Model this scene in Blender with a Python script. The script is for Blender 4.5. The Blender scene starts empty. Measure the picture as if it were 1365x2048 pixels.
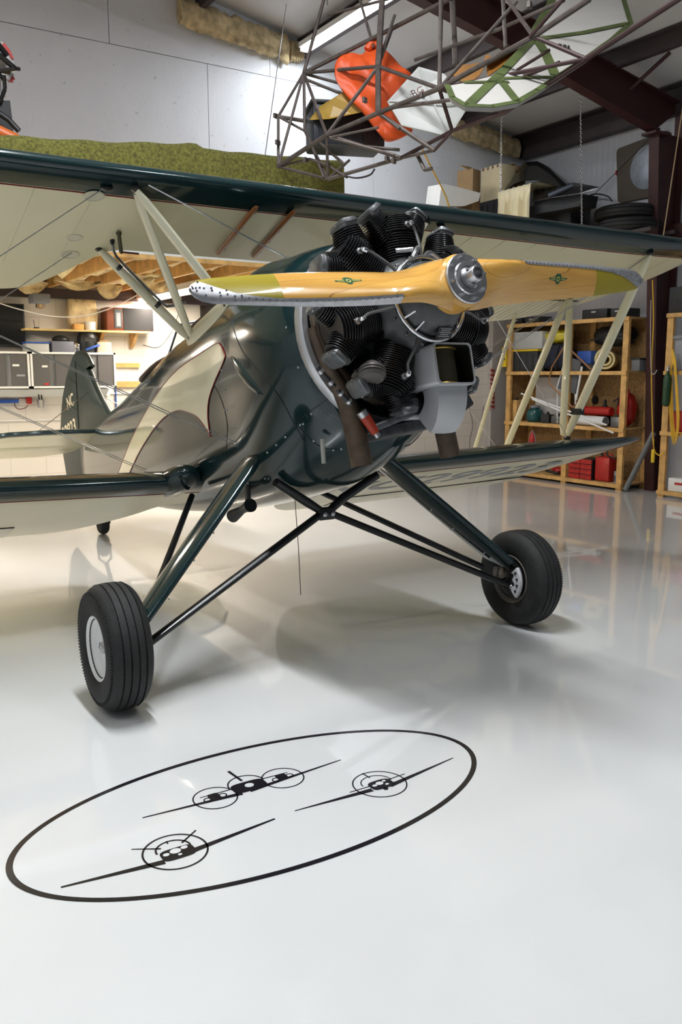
import bpy, bmesh, math, random
import numpy as np
from mathutils import Vector, Matrix
random.seed(7); rng = np.random.default_rng(7)
SC = bpy.context.scene; COL = SC.collection
PI = math.pi

# ------------------------------------------------------------------ camera
# world axes: +X towards the right wall, +Y towards the back wall, +Z up; metres
FPX, PITCH, YAW = 1718.2, .1592, .5632
CAM = np.array([-2.463, -3.842, 1.556])
_R = np.array([math.cos(YAW), -math.sin(YAW), 0]); _H = np.array([math.sin(YAW), math.cos(YAW), 0])
_F = _H * math.cos(PITCH) + np.array([0, 0, -math.sin(PITCH)]); _U = _H * math.sin(PITCH) + np.array([0, 0, math.cos(PITCH)])
cd = bpy.data.cameras.new('camera'); cam = bpy.data.objects.new('camera', cd); COL.objects.link(cam)
cd.sensor_fit = 'VERTICAL'; cd.sensor_height = 24; cd.lens = 24 * FPX / 2048
cd.clip_start = .05; cd.clip_end = 200
m = Matrix.Identity(4)
for i, v in enumerate((_R, _U, -_F)):
    for j in range(3): m[j][i] = v[j]
m.translation = Vector(CAM); cam.matrix_world = m; SC.camera = cam

# ------------------------------------------------------------------ daylight through the open hangar door behind the camera
w = bpy.data.worlds.new('sky'); SC.world = w; w.use_nodes = True
bg = w.node_tree.nodes['Background']; bg.inputs[0].default_value = (.86, .93, 1, 1); bg.inputs[1].default_value = .10
SC.view_settings.view_transform = 'Standard'; SC.view_settings.look = 'None'
SC.view_settings.gamma = 1; SC.view_settings.use_curve_mapping = False
SC.view_settings.exposure = 0.0
TUBE = 28             # each ceiling fluorescent fixture, W
BAY = 295             # the brightest fixture, over the aircraft
WARM = 98             # each fixture under the loft

# ------------------------------------------------------------------ helpers
def ray(x, y): return _F + _R * ((x - 682.5) / FPX) + _U * ((1024 - y) / FPX)
def at(x, y, ax, v):
    "the point of the plane axis = v that is seen at photo position x, y"
    d = ray(x, y); return CAM + d * ((v - CAM[ax]) / d[ax])
def far(x, y, t): return CAM + ray(x, y) * t

def ramp(nt, fac, stops, interp='LINEAR'):
    r = nt.nodes.new('ShaderNodeValToRGB'); r.color_ramp.interpolation = interp
    e = r.color_ramp.elements
    while len(e) < len(stops): e.new(.5)
    for k, (p, c) in zip(e, stops): k.position = p; k.color = tuple(c) + (1,)
    nt.links.new(fac, r.inputs[0]); return r.outputs[0]
MATS = {}
def mat(name, col, rough=.5, metal=0., coat=0., var=.08, scale=6., bump=0., bscale=60., spec=None, trans=0., emit=0., alpha=1., ecol=None):
    if name in MATS: return MATS[name]
    M = bpy.data.materials.new(name); M.use_nodes = True; nt = M.node_tree; b = nt.nodes['Principled BSDF']
    I = b.inputs
    tc = nt.nodes.new('ShaderNodeTexCoord')
    if var > 0:
        n = nt.nodes.new('ShaderNodeTexNoise'); n.inputs['Scale'].default_value = scale; n.inputs['Detail'].default_value = 4
        nt.links.new(tc.outputs['Object'], n.inputs['Vector'])
        lo = [max(0, c * (1 - var)) for c in col]; hi = [min(1, c * (1 + var)) for c in col]
        nt.links.new(ramp(nt, n.outputs[0], ((.3, lo), (.7, hi))), I['Base Color'])
    else: I['Base Color'].default_value = tuple(col) + (1,)
    I['Roughness'].default_value = rough; I['Metallic'].default_value = metal
    I['Coat Weight'].default_value = coat; I['Coat Roughness'].default_value = .04
    if spec is not None: I['Specular IOR Level'].default_value = spec
    if trans: I['Transmission Weight'].default_value = trans
    I['Alpha'].default_value = alpha
    if emit: I['Emission Color'].default_value = tuple(ecol or col) + (1,); I['Emission Strength'].default_value = emit
    if bump:
        n2 = nt.nodes.new('ShaderNodeTexNoise'); n2.inputs['Scale'].default_value = bscale; n2.inputs['Detail'].default_value = 3
        nt.links.new(tc.outputs['Object'], n2.inputs['Vector'])
        bp = nt.nodes.new('ShaderNodeBump'); bp.inputs['Strength'].default_value = bump; bp.inputs['Distance'].default_value = .01
        nt.links.new(n2.outputs[0], bp.inputs['Height']); nt.links.new(bp.outputs[0], I['Normal'])
    MATS[name] = M; return M
def nodes(name, rough=.5, metal=0., coat=0.):
    "a bare principled material to be wired by hand"
    M = bpy.data.materials.new(name); M.use_nodes = True; nt = M.node_tree; b = nt.nodes['Principled BSDF']
    b.inputs['Roughness'].default_value = rough; b.inputs['Metallic'].default_value = metal
    b.inputs['Coat Weight'].default_value = coat; b.inputs['Coat Roughness'].default_value = .04
    MATS[name] = M
    return M, nt, b, nt.nodes.new('ShaderNodeTexCoord').outputs['Object']
def add(nt, kind, **kw):
    n = nt.nodes.new(kind)
    for k, v in kw.items():
        if k in n.inputs: n.inputs[k].default_value = v
        else: setattr(n, k, v)
    return n

OFF = {}
class B:
    "collects geometry in world coordinates; obj() links it as one mesh object"
    def __init__(s): s.v = []; s.f = []
    def add(s, vs, fs):
        o = len(s.v); s.v += [tuple(map(float, p)) for p in vs]; s.f += [tuple(i + o for i in f) for f in fs]; return s
    def box(s, c, d, R=None, bev=0):
        c = np.array(c, float); d = np.array(d, float) / 2
        if bev:
            bm = bmesh.new(); bmesh.ops.create_cube(bm, size=1)
            for v in bm.verts: v.co = Vector((v.co.x * 2 * d[0], v.co.y * 2 * d[1], v.co.z * 2 * d[2]))
            bmesh.ops.bevel(bm, geom=bm.edges[:], offset=bev, segments=2, affect='EDGES', profile=.5)
            bm.verts.index_update(); vs = np.array([v.co[:] for v in bm.verts]); fs = [[v.index for v in f.verts] for f in bm.faces]; bm.free()
        else:
            vs = np.array([(a, b, e) for e in (-1, 1) for b in (-1, 1) for a in (-1, 1)], float) * d
            fs = [(0, 2, 3, 1), (4, 5, 7, 6), (0, 1, 5, 4), (2, 6, 7, 3), (0, 4, 6, 2), (1, 3, 7, 5)]
        if R is not None: vs = vs @ np.array(R, float).T
        return s.add(vs + c, fs)
    def span(s, a, b, bev=0):
        a = np.array(a, float); b = np.array(b, float); return s.box((a + b) / 2, np.abs(b - a), None, bev)
    def rings(s, rs, closed=True, cap0=True, cap1=True):
        n = len(rs[0]); o = len(s.v)
        for r in rs: s.v += [tuple(map(float, p)) for p in r]
        m = n if closed else n - 1
        for k in range(len(rs) - 1):
            for i in range(m):
                j = (i + 1) % n; s.f.append((o + k * n + i, o + k * n + j, o + (k + 1) * n + j, o + (k + 1) * n + i))
        if closed and cap0: s.f.append(tuple(o + i for i in range(n))[::-1])
        if closed and cap1: s.f.append(tuple(o + (len(rs) - 1) * n + i for i in range(n)))
        return s
    def tube(s, pts, r, n=8, flat=None, cap=True):
        "pipe along a polyline; r a number or one per point; flat = (direction, factor) stretches the section"
        P = np.array(pts, float); N = len(P); rr = [r] * N if np.isscalar(r) else r
        T = np.gradient(P, axis=0) if N > 2 else np.array([P[1] - P[0]] * 2)
        if N > 2:
            D = np.diff(P, axis=0); D /= np.linalg.norm(D, axis=1)[:, None] + 1e-12
            T = np.vstack([D[:1], D[:-1] + D[1:], D[-1:]])
        T = T / (np.linalg.norm(T, axis=1)[:, None] + 1e-12)
        up = np.array(flat[0], float) if flat else (np.array([0, 0, 1.]) if abs(T[0][2]) < .9 else np.array([1., 0, 0]))
        rs = []; a = np.cross(T[0], up); a /= np.linalg.norm(a)
        for k in range(N):
            if flat: a = np.cross(T[k], up)
            else: a = a - T[k] * (a @ T[k])
            a /= np.linalg.norm(a) + 1e-12; b = np.cross(T[k], a)
            q = flat[1] if flat else 1
            rs.append([P[k] + (a * math.cos(2 * PI * i / n) + b * q * math.sin(2 * PI * i / n)) * rr[k] for i in range(n)])
        return s.rings(rs, True, cap, cap)
    def lathe(s, prof, o, ax, n=24, cap=True, arc=2 * PI):
        "profile of (radius, height along ax)"
        o = np.array(o, float); ax = np.array(ax, float); ax /= np.linalg.norm(ax)
        a = np.cross(ax, (0, 0, 1)) if abs(ax[2]) < .9 else np.cross(ax, (1, 0, 0)); a /= np.linalg.norm(a); b = np.cross(ax, a)
        return s.rings([[o + ax * h + (a * math.cos(2 * PI * i / n) + b * math.sin(2 * PI * i / n)) * max(r, 1e-5) for i in range(n)] for r, h in prof], True, cap, cap)
    def prism(s, poly, vec):
        P = np.array(poly, float); v = np.array(vec, float)
        return s.rings([P, P + v])
    def ball(s, c, r, n=10, m=6):
        c = np.array(c, float); r = np.array([r] * 3 if np.isscalar(r) else r, float)
        return s.rings([[c + r * np.array((math.sin(t) * math.cos(2 * PI * i / n), math.sin(t) * math.sin(2 * PI * i / n), math.cos(t))) for i in range(n)] for t in np.linspace(.02, PI - .02, m + 1)])
    def grid(s, G, thick=0):
        G = np.array(G, float); a, b = G.shape[:2]; o = len(s.v)
        s.v += [tuple(p) for p in G.reshape(-1, 3)]
        for i in range(a - 1):
            for j in range(b - 1): s.f.append((o + i * b + j, o + i * b + j + 1, o + (i + 1) * b + j + 1, o + (i + 1) * b + j))
        return s
    def obj(s, name, material, parent=None, smooth=True, angle=40, label=None, kind=None):
        V = np.array(s.v); me = bpy.data.meshes.new(name)
        if parent is not None: off = OFF[parent.name]
        else: off = np.array([(V[:, 0].min() + V[:, 0].max()) / 2, (V[:, 1].min() + V[:, 1].max()) / 2, V[:, 2].min()])
        me.from_pydata([tuple(p) for p in V - off], [], s.f); me.validate()
        bm = bmesh.new(); bm.from_mesh(me); bmesh.ops.recalc_face_normals(bm, faces=bm.faces[:]); bm.to_mesh(me); bm.free()
        if smooth:
            me.polygons.foreach_set('use_smooth', [True] * len(me.polygons)); me.set_sharp_from_angle(angle=math.radians(angle))
        me.materials.append(material); o = bpy.data.objects.new(name, me); COL.objects.link(o)
        if parent is not None: o.parent = parent
        else: o.location = off
        OFF[o.name] = off
        if label: o['label'] = label
        if kind: o['kind'] = kind
        return o
def thing(name, label, cat, loc, group=None):
    o = bpy.data.objects.new(name, None); COL.objects.link(o); o.location = loc; o.empty_display_size = .1
    OFF[o.name] = np.array(loc, float); return tag(o, label, cat, group)
def tag(o, label, cat, group=None, kind=None):
    o['label'] = label; o['category'] = cat
    if group: o['group'] = group
    if kind: o['kind'] = kind
    return o
def struct(o, label=None):
    o['kind'] = 'structure'
    if label: o['label'] = label
    return o
def copies(o, locs, parent=None):
    "linked copies of one mesh part, moved by the given offsets"
    out = []
    for d in locs:
        c = o.copy(); COL.objects.link(c); c.parent = parent or o.parent; c.location = Vector(o.location) + Vector(d); OFF[c.name] = OFF[o.name]; out.append(c)
    return out
def text_mesh(body, size=1., extrude=0., spacing=1., bold=0.):
    cu = bpy.data.curves.new('lettering', 'FONT'); cu.body = body; cu.size = size; cu.extrude = extrude; cu.space_character = spacing
    cu.align_x = 'CENTER'; cu.align_y = 'CENTER'; cu.offset = bold; cu.resolution_u = 3
    o = bpy.data.objects.new('lettering', cu); COL.objects.link(o)
    me = bpy.data.meshes.new_from_object(o.evaluated_get(bpy.context.evaluated_depsgraph_get()))
    V = [v.co[:] for v in me.vertices]; F = [tuple(p.vertices) for p in me.polygons]
    bpy.data.objects.remove(o); bpy.data.curves.remove(cu); bpy.data.meshes.remove(me); return V, F
def lettering(body, o, ex, ey, size, bold=0., spacing=1., shear=0.):
    V, F = text_mesh(body, 1, 0, spacing, bold); o, ex, ey = (np.array(q, float) for q in (o, ex, ey))
    return B().add([o + (ex * (x + shear * y) + ey * y) * size for x, y, z in V], F)
def rot(ax, a):
    return np.array(Matrix.Rotation(a, 3, ax))
def bez(p0, p1, p2, p3, n=10):
    p0, p1, p2, p3 = (np.array(p, float) for p in (p0, p1, p2, p3))
    return [(1 - t) ** 3 * p0 + 3 * (1 - t) ** 2 * t * p1 + 3 * (1 - t) * t * t * p2 + t ** 3 * p3 for t in np.linspace(0, 1, n)]
def smoothline(pts, n=6):
    "Catmull-Rom through points"
    P = [np.array(p, float) for p in pts]; P = [2 * P[0] - P[1]] + P + [2 * P[-1] - P[-2]]; out = []
    for k in range(1, len(P) - 2):
        a, b, c, d = P[k - 1:k + 3]
        for t in np.linspace(0, 1, n, endpoint=False):
            out.append(.5 * (2 * b + (c - a) * t + (2 * a - 5 * b + 4 * c - d) * t * t + (3 * b - a - 3 * c + d) * t ** 3))
    out.append(P[-2]); return out

# ------------------------------------------------------------------ materials used in many places
GREEN = mat('green_paint', (.0075, .024, .026), .14, .1, .3, var=.05)
CREAM = mat('cream_fabric', (.71, .66, .44), .38, 0, .15, var=.02, scale=2)
CREAMP = mat('cream_paint', (.78, .74, .54), .28, 0, .3, var=.03)
REDLINE = mat('red_pinstripe', (.22, .012, .012), .3, var=0)
STEEL = mat('brushed_steel', (.55, .55, .56), .3, 1, var=.1, scale=30)
CHROME = mat('chrome', (.75, .76, .78), .12, 1, var=.05)
GREYMETAL = mat('grey_cast_metal', (.20, .21, .22), .38, .75, var=.2, scale=40, bump=.05)
BLACKENG = mat('black_engine_enamel', (.012, .012, .013), .28, 0, .3, var=.2)
BLACK = mat('black_paint', (.008, .008, .009), .3, 0, .2, var=.1)
RUBBER = mat('tyre_rubber', (.012, .012, .012), .7, var=.25, scale=25, bump=.25, bscale=150)
BLACKPL = mat('black_plastic', (.015, .016, .018), .42, var=.2)
WHITEP = mat('white_paint', (.80, .80, .78), .4, var=.03)
PINE = mat('pine_timber', (.62, .36, .12), .55, var=.25, scale=9, bump=.1)
REDSTEEL = mat('red_oxide_steel', (.045, .011, .010), .55, .1, var=.2, scale=4)
DARKSTEEL = mat('dark_purlin_steel', (.052, .038, .040), .5, .2, var=.2, scale=4)
GREYPL = mat('grey_plastic', (.22, .23, .25), .45, var=.08)
CARDB = mat('cardboard', (.30, .19, .09), .8, var=.15)
REDP = mat('red_plastic', (.45, .02, .015), .35, var=.12)
YELLOWP = mat('yellow_plastic', (.75, .52, .02), .35, var=.1)
BLUEP = mat('blue_plastic', (.03, .10, .42), .4, var=.1)
TRANSP = mat('translucent_plastic', (.75, .77, .76), .35, 0, 0, var=.04, alpha=.62)
GLASS = mat('clear_glazing', (.8, .85, .86), .05, 0, 0, var=0, alpha=.22)
# ================================================================== the hangar
XR, YB, XL, YF = 7.45, 6.5, -7.0, -9.5      # right wall, back wall, left wall, open front
EAVE, PITCHR = 5.10, .173                   # roof height at the right wall, slope
RIDGE = -2.0
def roof_z(x): return EAVE + PITCHR * (XR - x) if x > RIDGE else EAVE + PITCHR * (XR - RIDGE) - PITCHR * (RIDGE - x)

# floor: white glossy epoxy
M, nt, b, oc = nodes('white_epoxy_floor', .30, 0, 1.)
n1 = add(nt, 'ShaderNodeTexNoise', Scale=.8, Detail=5.); nt.links.new(oc, n1.inputs['Vector'])
nt.links.new(ramp(nt, n1.outputs[0], ((.3, (.70, .71, .71)), (.7, (.76, .77, .77)))), b.inputs['Base Color'])
n2 = add(nt, 'ShaderNodeTexNoise', Scale=3.5, Detail=2.); nt.links.new(oc, n2.inputs['Vector'])
bp = add(nt, 'ShaderNodeBump', Strength=.035, Distance=.02); nt.links.new(n2.outputs[0], bp.inputs['Height']); nt.links.new(bp.outputs[0], b.inputs['Normal'])
b.inputs['Coat Roughness'].default_value = .035
FLOOR = M
struct(B().span((XL, YF, -.12), (XR + .3, YB + .3, 0)).obj('floor', FLOOR), 'glossy white epoxy hangar floor')

# back wall: painted sheathing boards with fine joints above, painted block wall below
M, nt, b, oc = nodes('white_wall_board', .62)
n1 = add(nt, 'ShaderNodeTexNoise', Scale=1.2, Detail=8., Roughness=.7); nt.links.new(oc, n1.inputs['Vector'])
base = ramp(nt, n1.outputs[0], ((.3, (.66, .69, .75)), (.7, (.73, .76, .82))))
n3 = add(nt, 'ShaderNodeTexNoise', Scale=16., Detail=2.); nt.links.new(oc, n3.inputs['Vector'])
sp = ramp(nt, n3.outputs[0], ((.25, (.25, .24, .22)), (.31, (1, 1, 1))))
mx = add(nt, 'ShaderNodeMixRGB', blend_type='MULTIPLY'); mx.inputs[0].default_value = .35; nt.links.new(base, mx.inputs[1]); nt.links.new(sp, mx.inputs[2])
nt.links.new(mx.outputs[0], b.inputs['Base Color'])
n2 = add(nt, 'ShaderNodeTexNoise', Scale=24., Detail=6.); nt.links.new(oc, n2.inputs['Vector'])
bp = add(nt, 'ShaderNodeBump', Strength=.22, Distance=.01); nt.links.new(n2.outputs[0], bp.inputs['Height']); nt.links.new(bp.outputs[0], b.inputs['Normal'])
WALLB = M
bw = B().span((XL, YB + .03, 0), (XR + .3, YB + .25, 8.0)).obj('wall_back', mat('wall_joint', (.10, .10, .10), .8), smooth=False); struct(bw)
def panel(x0, x1, z0, z1):
    g = .004; B().span((x0 + g, YB, z0 + g), (x1 - g, YB + .03, z1 - g)).obj('wall_panel', WALLB, bw, smooth=False)
xs = [XL, -5.17, -2.73, -.29, 2.15 - .01, 4.6, XR + .3]
for i in range(len(xs) - 1): panel(xs[i], xs[i + 1], 2.86, 5.29)
xs = [XL, -3.95, -1.51, .93, 3.0, 5.45, XR + .3]
for i in range(len(xs) - 1): panel(xs[i], xs[i + 1], 5.29, 7.9)
# lower block wall, warm white
M, nt, b, oc = nodes('painted_block_wall', .6)
mp = add(nt, 'ShaderNodeMapping'); mp.inputs['Rotation'].default_value = (PI / 2, 0, 0); nt.links.new(oc, mp.inputs['Vector'])
bk = add(nt, 'ShaderNodeTexBrick', Scale=1., **{'Brick Width': .4, 'Row Height': .2, 'Mortar Size': .006}); bk.offset = .5
bk.inputs['Color1'].default_value = (.78, .73, .66, 1); bk.inputs['Color2'].default_value = (.76, .71, .64, 1); bk.inputs['Mortar'].default_value = (.66, .61, .54, 1)
nt.links.new(mp.outputs[0], bk.inputs['Vector']); nt.links.new(bk.outputs['Color'], b.inputs['Base Color'])
bp = add(nt, 'ShaderNodeBump', Strength=.25, Distance=.004); bp.invert = True; nt.links.new(bk.outputs['Fac'], bp.inputs['Height']); nt.links.new(bp.outputs[0], b.inputs['Normal'])
B().span((XL, YB, 0), (XR + .3, YB + .03, 2.852)).obj('block_wall', M, bw, smooth=False)

# right wall: white ribbed liner
M, nt, b, oc = nodes('ribbed_white_liner', .5)
wv = add(nt, 'ShaderNodeTexWave', Scale=3.2, Distortion=0.); wv.bands_direction = 'Y'; nt.links.new(oc, wv.inputs['Vector'])
n1 = add(nt, 'ShaderNodeTexNoise', Scale=2., Detail=6.); nt.links.new(oc, n1.inputs['Vector'])
nt.links.new(ramp(nt, n1.outputs[0], ((.3, (.44, .45, .48)), (.7, (.52, .53, .56)))), b.inputs['Base Color'])
bp = add(nt, 'ShaderNodeBump', Strength=.25, Distance=.01); nt.links.new(wv.outputs[0], bp.inputs['Height']); nt.links.new(bp.outputs[0], b.inputs['Normal'])
LINER = M
struct(B().span((XR, YF, 0), (XR + .2, YB, EAVE + .1)).obj('wall_right', LINER, smooth=False), 'white ribbed liner wall behind the shelving')
struct(B().span((XL - .2, YF, 0), (XL, YB + .2, 6.2)).obj('wall_left', LINER, smooth=False), 'white ribbed wall')
ROOFM = mat('white_roof_liner', (.55, .55, .56), .6, var=.05, scale=1.5, bump=.08, bscale=3)
rb = B(); zr, zl, ze = roof_z(RIDGE), roof_z(XL), roof_z(XR + .2)
rb.prism([(XL - .2, YF, zl), (RIDGE, YF, zr), (XR + .2, YF, ze), (XR + .2, YF, ze + .1), (RIDGE, YF, zr + .1), (XL - .2, YF, zl + .1)], (0, YB - YF + .25, 0))
struct(rb.obj('ceiling', ROOFM, smooth=False), 'white insulated liner under the sloping roof')

# steel frames
def ibeam(name, pts_lo, pts_hi, y, width, parent=None):
    "a welded frame member: bottom flange line, top flange line in the plane y, web between"
    r = B(); lo = np.array(pts_lo, float); hi = np.array(pts_hi, float)
    return r
for k, yf in enumerate((3.67, -2.3)):
    t = bpy.data.objects.new('steel_frame', None); COL.objects.link(t); t.location = (6.9, yf, 0); OFF[t.name] = np.array((6.9, yf, 0.)); struct(t, 'dark red steel portal frame against the right wall' if k == 0 else 'dark red steel portal frame above the camera')
    wb, fl = .012, .15
    top = lambda x: roof_z(x) - .20
    # column web + flanges
    xb, xt = 7.22, 6.93
    B().prism([(xb, yf - wb / 2, 0), (7.40, yf - wb / 2, 0), (7.40, yf - wb / 2, 4.55), (xt, yf - wb / 2, 4.55)], (0, wb, 0)).obj('column_web', REDSTEEL, t, smooth=False)
    B().prism([(xb - .02, yf - fl / 2, 0), (xb, yf - fl / 2, 0), (xt, yf - fl / 2, 4.58), (xt - .02, yf - fl / 2, 4.58)], (0, fl, 0)).obj('column_flange', REDSTEEL, t, smooth=False)
    B().span((7.40, yf - fl / 2, 0), (7.42, yf + fl / 2, 4.95)).obj('column_flange', REDSTEEL, t, smooth=False)
    lo = [(6.91, 4.56), (5.58, 4.84), (4.34, 5.09), (3.2, 5.29), (-2, 6.15)]
    hi = [(7.42, top(7.42)), (5.58, top(5.58)), (4.34, top(4.34)), (3.2, top(3.2)), (-2, top(-2))]
    web = B(); web.prism([(x, yf - wb / 2, z) for x, z in lo + hi[::-1]], (0, wb, 0)); web.obj('rafter_web', REDSTEEL, t, smooth=False)
    for nm, L, dz in (('rafter_flange', lo, -.02), ('rafter_flange', hi, .02)):
        f = B(); f.prism([(x, yf - fl / 2, z) for x, z in L] + [(x, yf - fl / 2, z + dz) for x, z in L[::-1]], (0, fl, 0)); f.obj(nm, REDSTEEL, t, smooth=False)
    if k == 0:
        B().box((6.96, yf, 4.52), (.30, .22, .03)).obj('knee_plate', REDSTEEL, t, smooth=False)
        for q in range(4): pass
# purlins along the hangar
for x in (7.30, 6.1, 4.85, 3.45, 2.0, .5, -1.0):
    z = roof_z(x); p = B(); h, d = .20, .065
    if x > 7.2: h, d = .30, .16
    p.span((x - d, YF, z - .012), (x, YB - .02, z)); p.span((x - .012, YF, z - h), (x, YB - .02, z - .012)); p.span((x, YF, z - h), (x + d, YB - .02, z - h + .012))
    struct(p.obj('purlin', DARKSTEEL, smooth=False), 'dark roof purlin running towards the back wall')
br = B().tube([at(1262, 178, 1, 3.62), at(1341, 105, 1, 3.15)], .022, 6); struct(br.obj('flange_brace', REDSTEEL), 'slim red brace from purlin to frame')
struct(B().span((7.25, YF, 3.30), (7.44, YB - .02, 3.45)).obj('wall_girt', REDSTEEL, smooth=False), 'dark red wall girt along the right wall')
# left-over glass fibre along the top of the back wall
INSUL = mat('glass_fibre', (.52, .42, .25), .95, var=.45, scale=9, bump=.9, bscale=22)
INSULO = mat('orange_glass_fibre', (.86, .62, .36), .95, var=.35, scale=8, bump=.9, bscale=22)
def fluffy(a, b, up, out, n=14, m=8, amp=.04, thick=.10):
    "a ragged batt between two points: up = height vector, out = depth vector"
    a, b, up, out = (np.array(q, float) for q in (a, b, up, out)); r = []
    for i in range(n + 1):
        t = i / n; c = a + (b - a) * t; ring = []
        for j in range(m):
            an = 2 * PI * j / m; k = 1 + rng.normal(0, amp * 4)
            ring.append(c + up * (.5 + .5 * math.sin(an) * k) + out * (.5 + .5 * math.cos(an) * k))
        r.append(ring)
    return B().rings(r)
for x0, x1, h, lab in ((1.75, 3.20, .42, 'long torn batt of tan glass fibre above the white wall'), (3.23, 3.42, .30, 'short stub of glass fibre beside the roof light'), (5.75, 7.2, .38, 'sagging brown glass fibre batt in the far right roof corner')):
    o = fluffy((x0, YB - .17, roof_z(x0) - h - .04), (x1, YB - .17, roof_z(x1) - h * .8 - .04), (0, 0, h * .75), (0, .14, 0), 22, 12, .035)
    tag(o.obj('insulation_batt', INSUL, angle=70), lab, 'insulation')

# lamps ------------------------------------------------------------
TUBEM = mat('lit_tube', (1, 1, 1), .4, var=0, emit=14, ecol=(.92, .96, 1)); TUBEW = mat('lit_tube_warm', (1, 1, 1), .4, var=0, emit=9, ecol=(1, .84, .62))
def tube_light(c, L, along, label, watts, warm=False, tilt=0):
    c = np.array(c, float); d = np.array((1, 0, 0.) if along == 'x' else (0, 1, 0.)); e = np.array((0, 1, 0.) if along == 'x' else (1, 0, 0.))
    t = thing('fluorescent_light', label, 'ceiling light', c - (0, 0, .05), 'fluorescent ceiling lights')
    B().box(c + (0, 0, .03), np.abs(d) * L + np.abs(e) * .16 + (0, 0, .06)).obj('housing', WHITEP, t, smooth=False)
    for s in (-1, 1):
        B().tube([c + d * (-L / 2 + .03) + e * s * .045 - (0, 0, .025), c + d * (L / 2 - .03) + e * s * .045 - (0, 0, .025)], .016, 8).obj('tube', TUBEW if warm else TUBEM, t)
        B().box(c + d * s * (L / 2 - .015) - (0, 0, .02), np.abs(d) * .02 + np.abs(e) * .13 + (0, 0, .05)).obj('end_cap', WHITEP, t, smooth=False)
    ld = bpy.data.lights.new('lamp', 'AREA'); ld.shape = 'RECTANGLE'; ld.size = .14; ld.size_y = L - .05; ld.energy = watts; ld.color = (1, .90, .76) if warm else (.95, .98, 1)
    lo = bpy.data.objects.new('lamp', ld); COL.objects.link(lo); lo.location = c - (0, 0, .05); lo.rotation_euler = (0, 0, PI / 2 if along == 'x' else 0)
    return t
tube_light((3.33, 5.05, roof_z(3.33) - .22), 2.3, 'y', 'bright tube light under the roof beside the hanging frame', TUBE * 2.4)
for k, (x, y) in enumerate(((1.0, -3.3), (-3.6, -3.0), (-3.6, 2.6), (-5.6, -.4))):
    tube_light((x, y, roof_z(x) - .22), 2.3, 'y', 'roof tube light outside the picture, ' + ('added right of the photographer to brighten the floor', 'left of the photographer', 'far left near the loft', 'by the left wall')[k], TUBE * (2.2, 1, 1, 1)[k])  # the right-hand fixture is added to lift the foreground floor
tube_light((-1.05, -.25, 6.05), 2.4, 'y', 'bright roof tube light straight above the propeller, outside the picture', BAY)
tube_light((-2.6, -3.6, 6.0), 2.4, 'y', 'roof tube light above the photographer, outside the picture', BAY * .05)
tube_light((1.17, 5.55, 2.44), 2.2, 'y', 'warm tube light under the loft near the propeller tip', WARM, True)
tube_light((-1.6, 4.8, 2.43), 2.2, 'y', 'warm tube light under the loft out of view', WARM * .7, True)
ld = bpy.data.lights.new('door_portal', 'AREA'); ld.shape = 'RECTANGLE'; ld.size = XR - XL; ld.size_y = 6; ld.cycles.is_portal = True
lo = bpy.data.objects.new('door_portal', ld); COL.objects.link(lo); lo.location = ((XL + XR) / 2, YF, 3); lo.rotation_euler = (PI / 2, 0, 0)
# ================================================================== the biplane
# aircraft axes: s aft along the thrust line from the propeller, x to port, u up
AL = .25; P0 = np.array([0, -.8686, 1.9377])
ES = np.array([0, math.cos(AL), -math.sin(AL)]); EX = np.array([1., 0, 0]); EU = np.array([0, math.sin(AL), math.cos(AL)])
def a2w(s, x, u): return P0 + ES * s + EX * x + EU * u
def aat(px, py, ax, v):
    c = np.array([(CAM - P0) @ e for e in (ES, EX, EU)]); d = np.array([ray(px, py) @ e for e in (ES, EX, EU)]); return c + d * ((v - c[ax]) / d[ax])
PL = thing('biplane', 'green and cream vintage biplane with radial engine and wooden propeller', 'airplane', (0, 0, 0))

# ---------------- fuselage
SEC = [(.60, .425, -.505, .465, 2.0), (.68, .455, -.565, .50, 2.0), (.80, .485, -.62, .52, 2.1), (1.0, .52, -.675, .525, 2.25), (1.25, .57, -.715, .50, 2.5), (1.45, .57, -.722, .47, 2.7),
       (2.0, .53, -.72, .45, 2.8), (2.6, .50, -.68, .44, 2.8), (3.05, .485, -.63, .40, 2.8), (3.95, .46, -.48, .30, 2.7), (4.9, .465, -.29, .19, 2.6), (5.6, .46, -.13, .10, 2.4), (6.0, .45, -.05, .035, 2.2)]
_S = np.array(SEC)
_G = np.gradient(_S[:, 1:], _S[:, 0], axis=0)
def fus(s):
    s = min(max(s, .6), 6.0); k = min(np.searchsorted(_S[:, 0], s, 'right') - 1, len(_S) - 2)
    h = _S[k + 1, 0] - _S[k, 0]; t = (s - _S[k, 0]) / h
    return (2 * t ** 3 - 3 * t * t + 1) * _S[k, 1:] + (t ** 3 - 2 * t * t + t) * h * _G[k] + (3 * t * t - 2 * t ** 3) * _S[k + 1, 1:] + (t ** 3 - t * t) * h * _G[k + 1]
def fx(s, u, off=0.):
    "half width of the fuselage at station s, height u"
    tp, bt, w, n = fus(s); c = (tp + bt) / 2; h = (tp - bt) / 2
    q = min(abs((u - c) / h), .9999); return w * (1 - q ** n) ** (1 / n) + off
def fring(s, n=64, off=0.):
    tp, bt, w, e = fus(s); c = (tp + bt) / 2; h = (tp - bt) / 2; r = []
    for i in range(n):
        a = 2 * PI * i / n; ca, sa = math.cos(a), math.sin(a)
        r.append(a2w(s, math.copysign(abs(ca) ** (2 / e), ca) * (w + off), c + math.copysign(abs(sa) ** (2 / e), sa) * (h + off)))
    return r
ss = np.concatenate([np.linspace(.6, 1.3, 15), np.linspace(1.38, 6.0, 40)])
fo = B().rings([fring(s) for s in ss]).obj('fuselage', GREEN, PL, angle=60)
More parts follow.
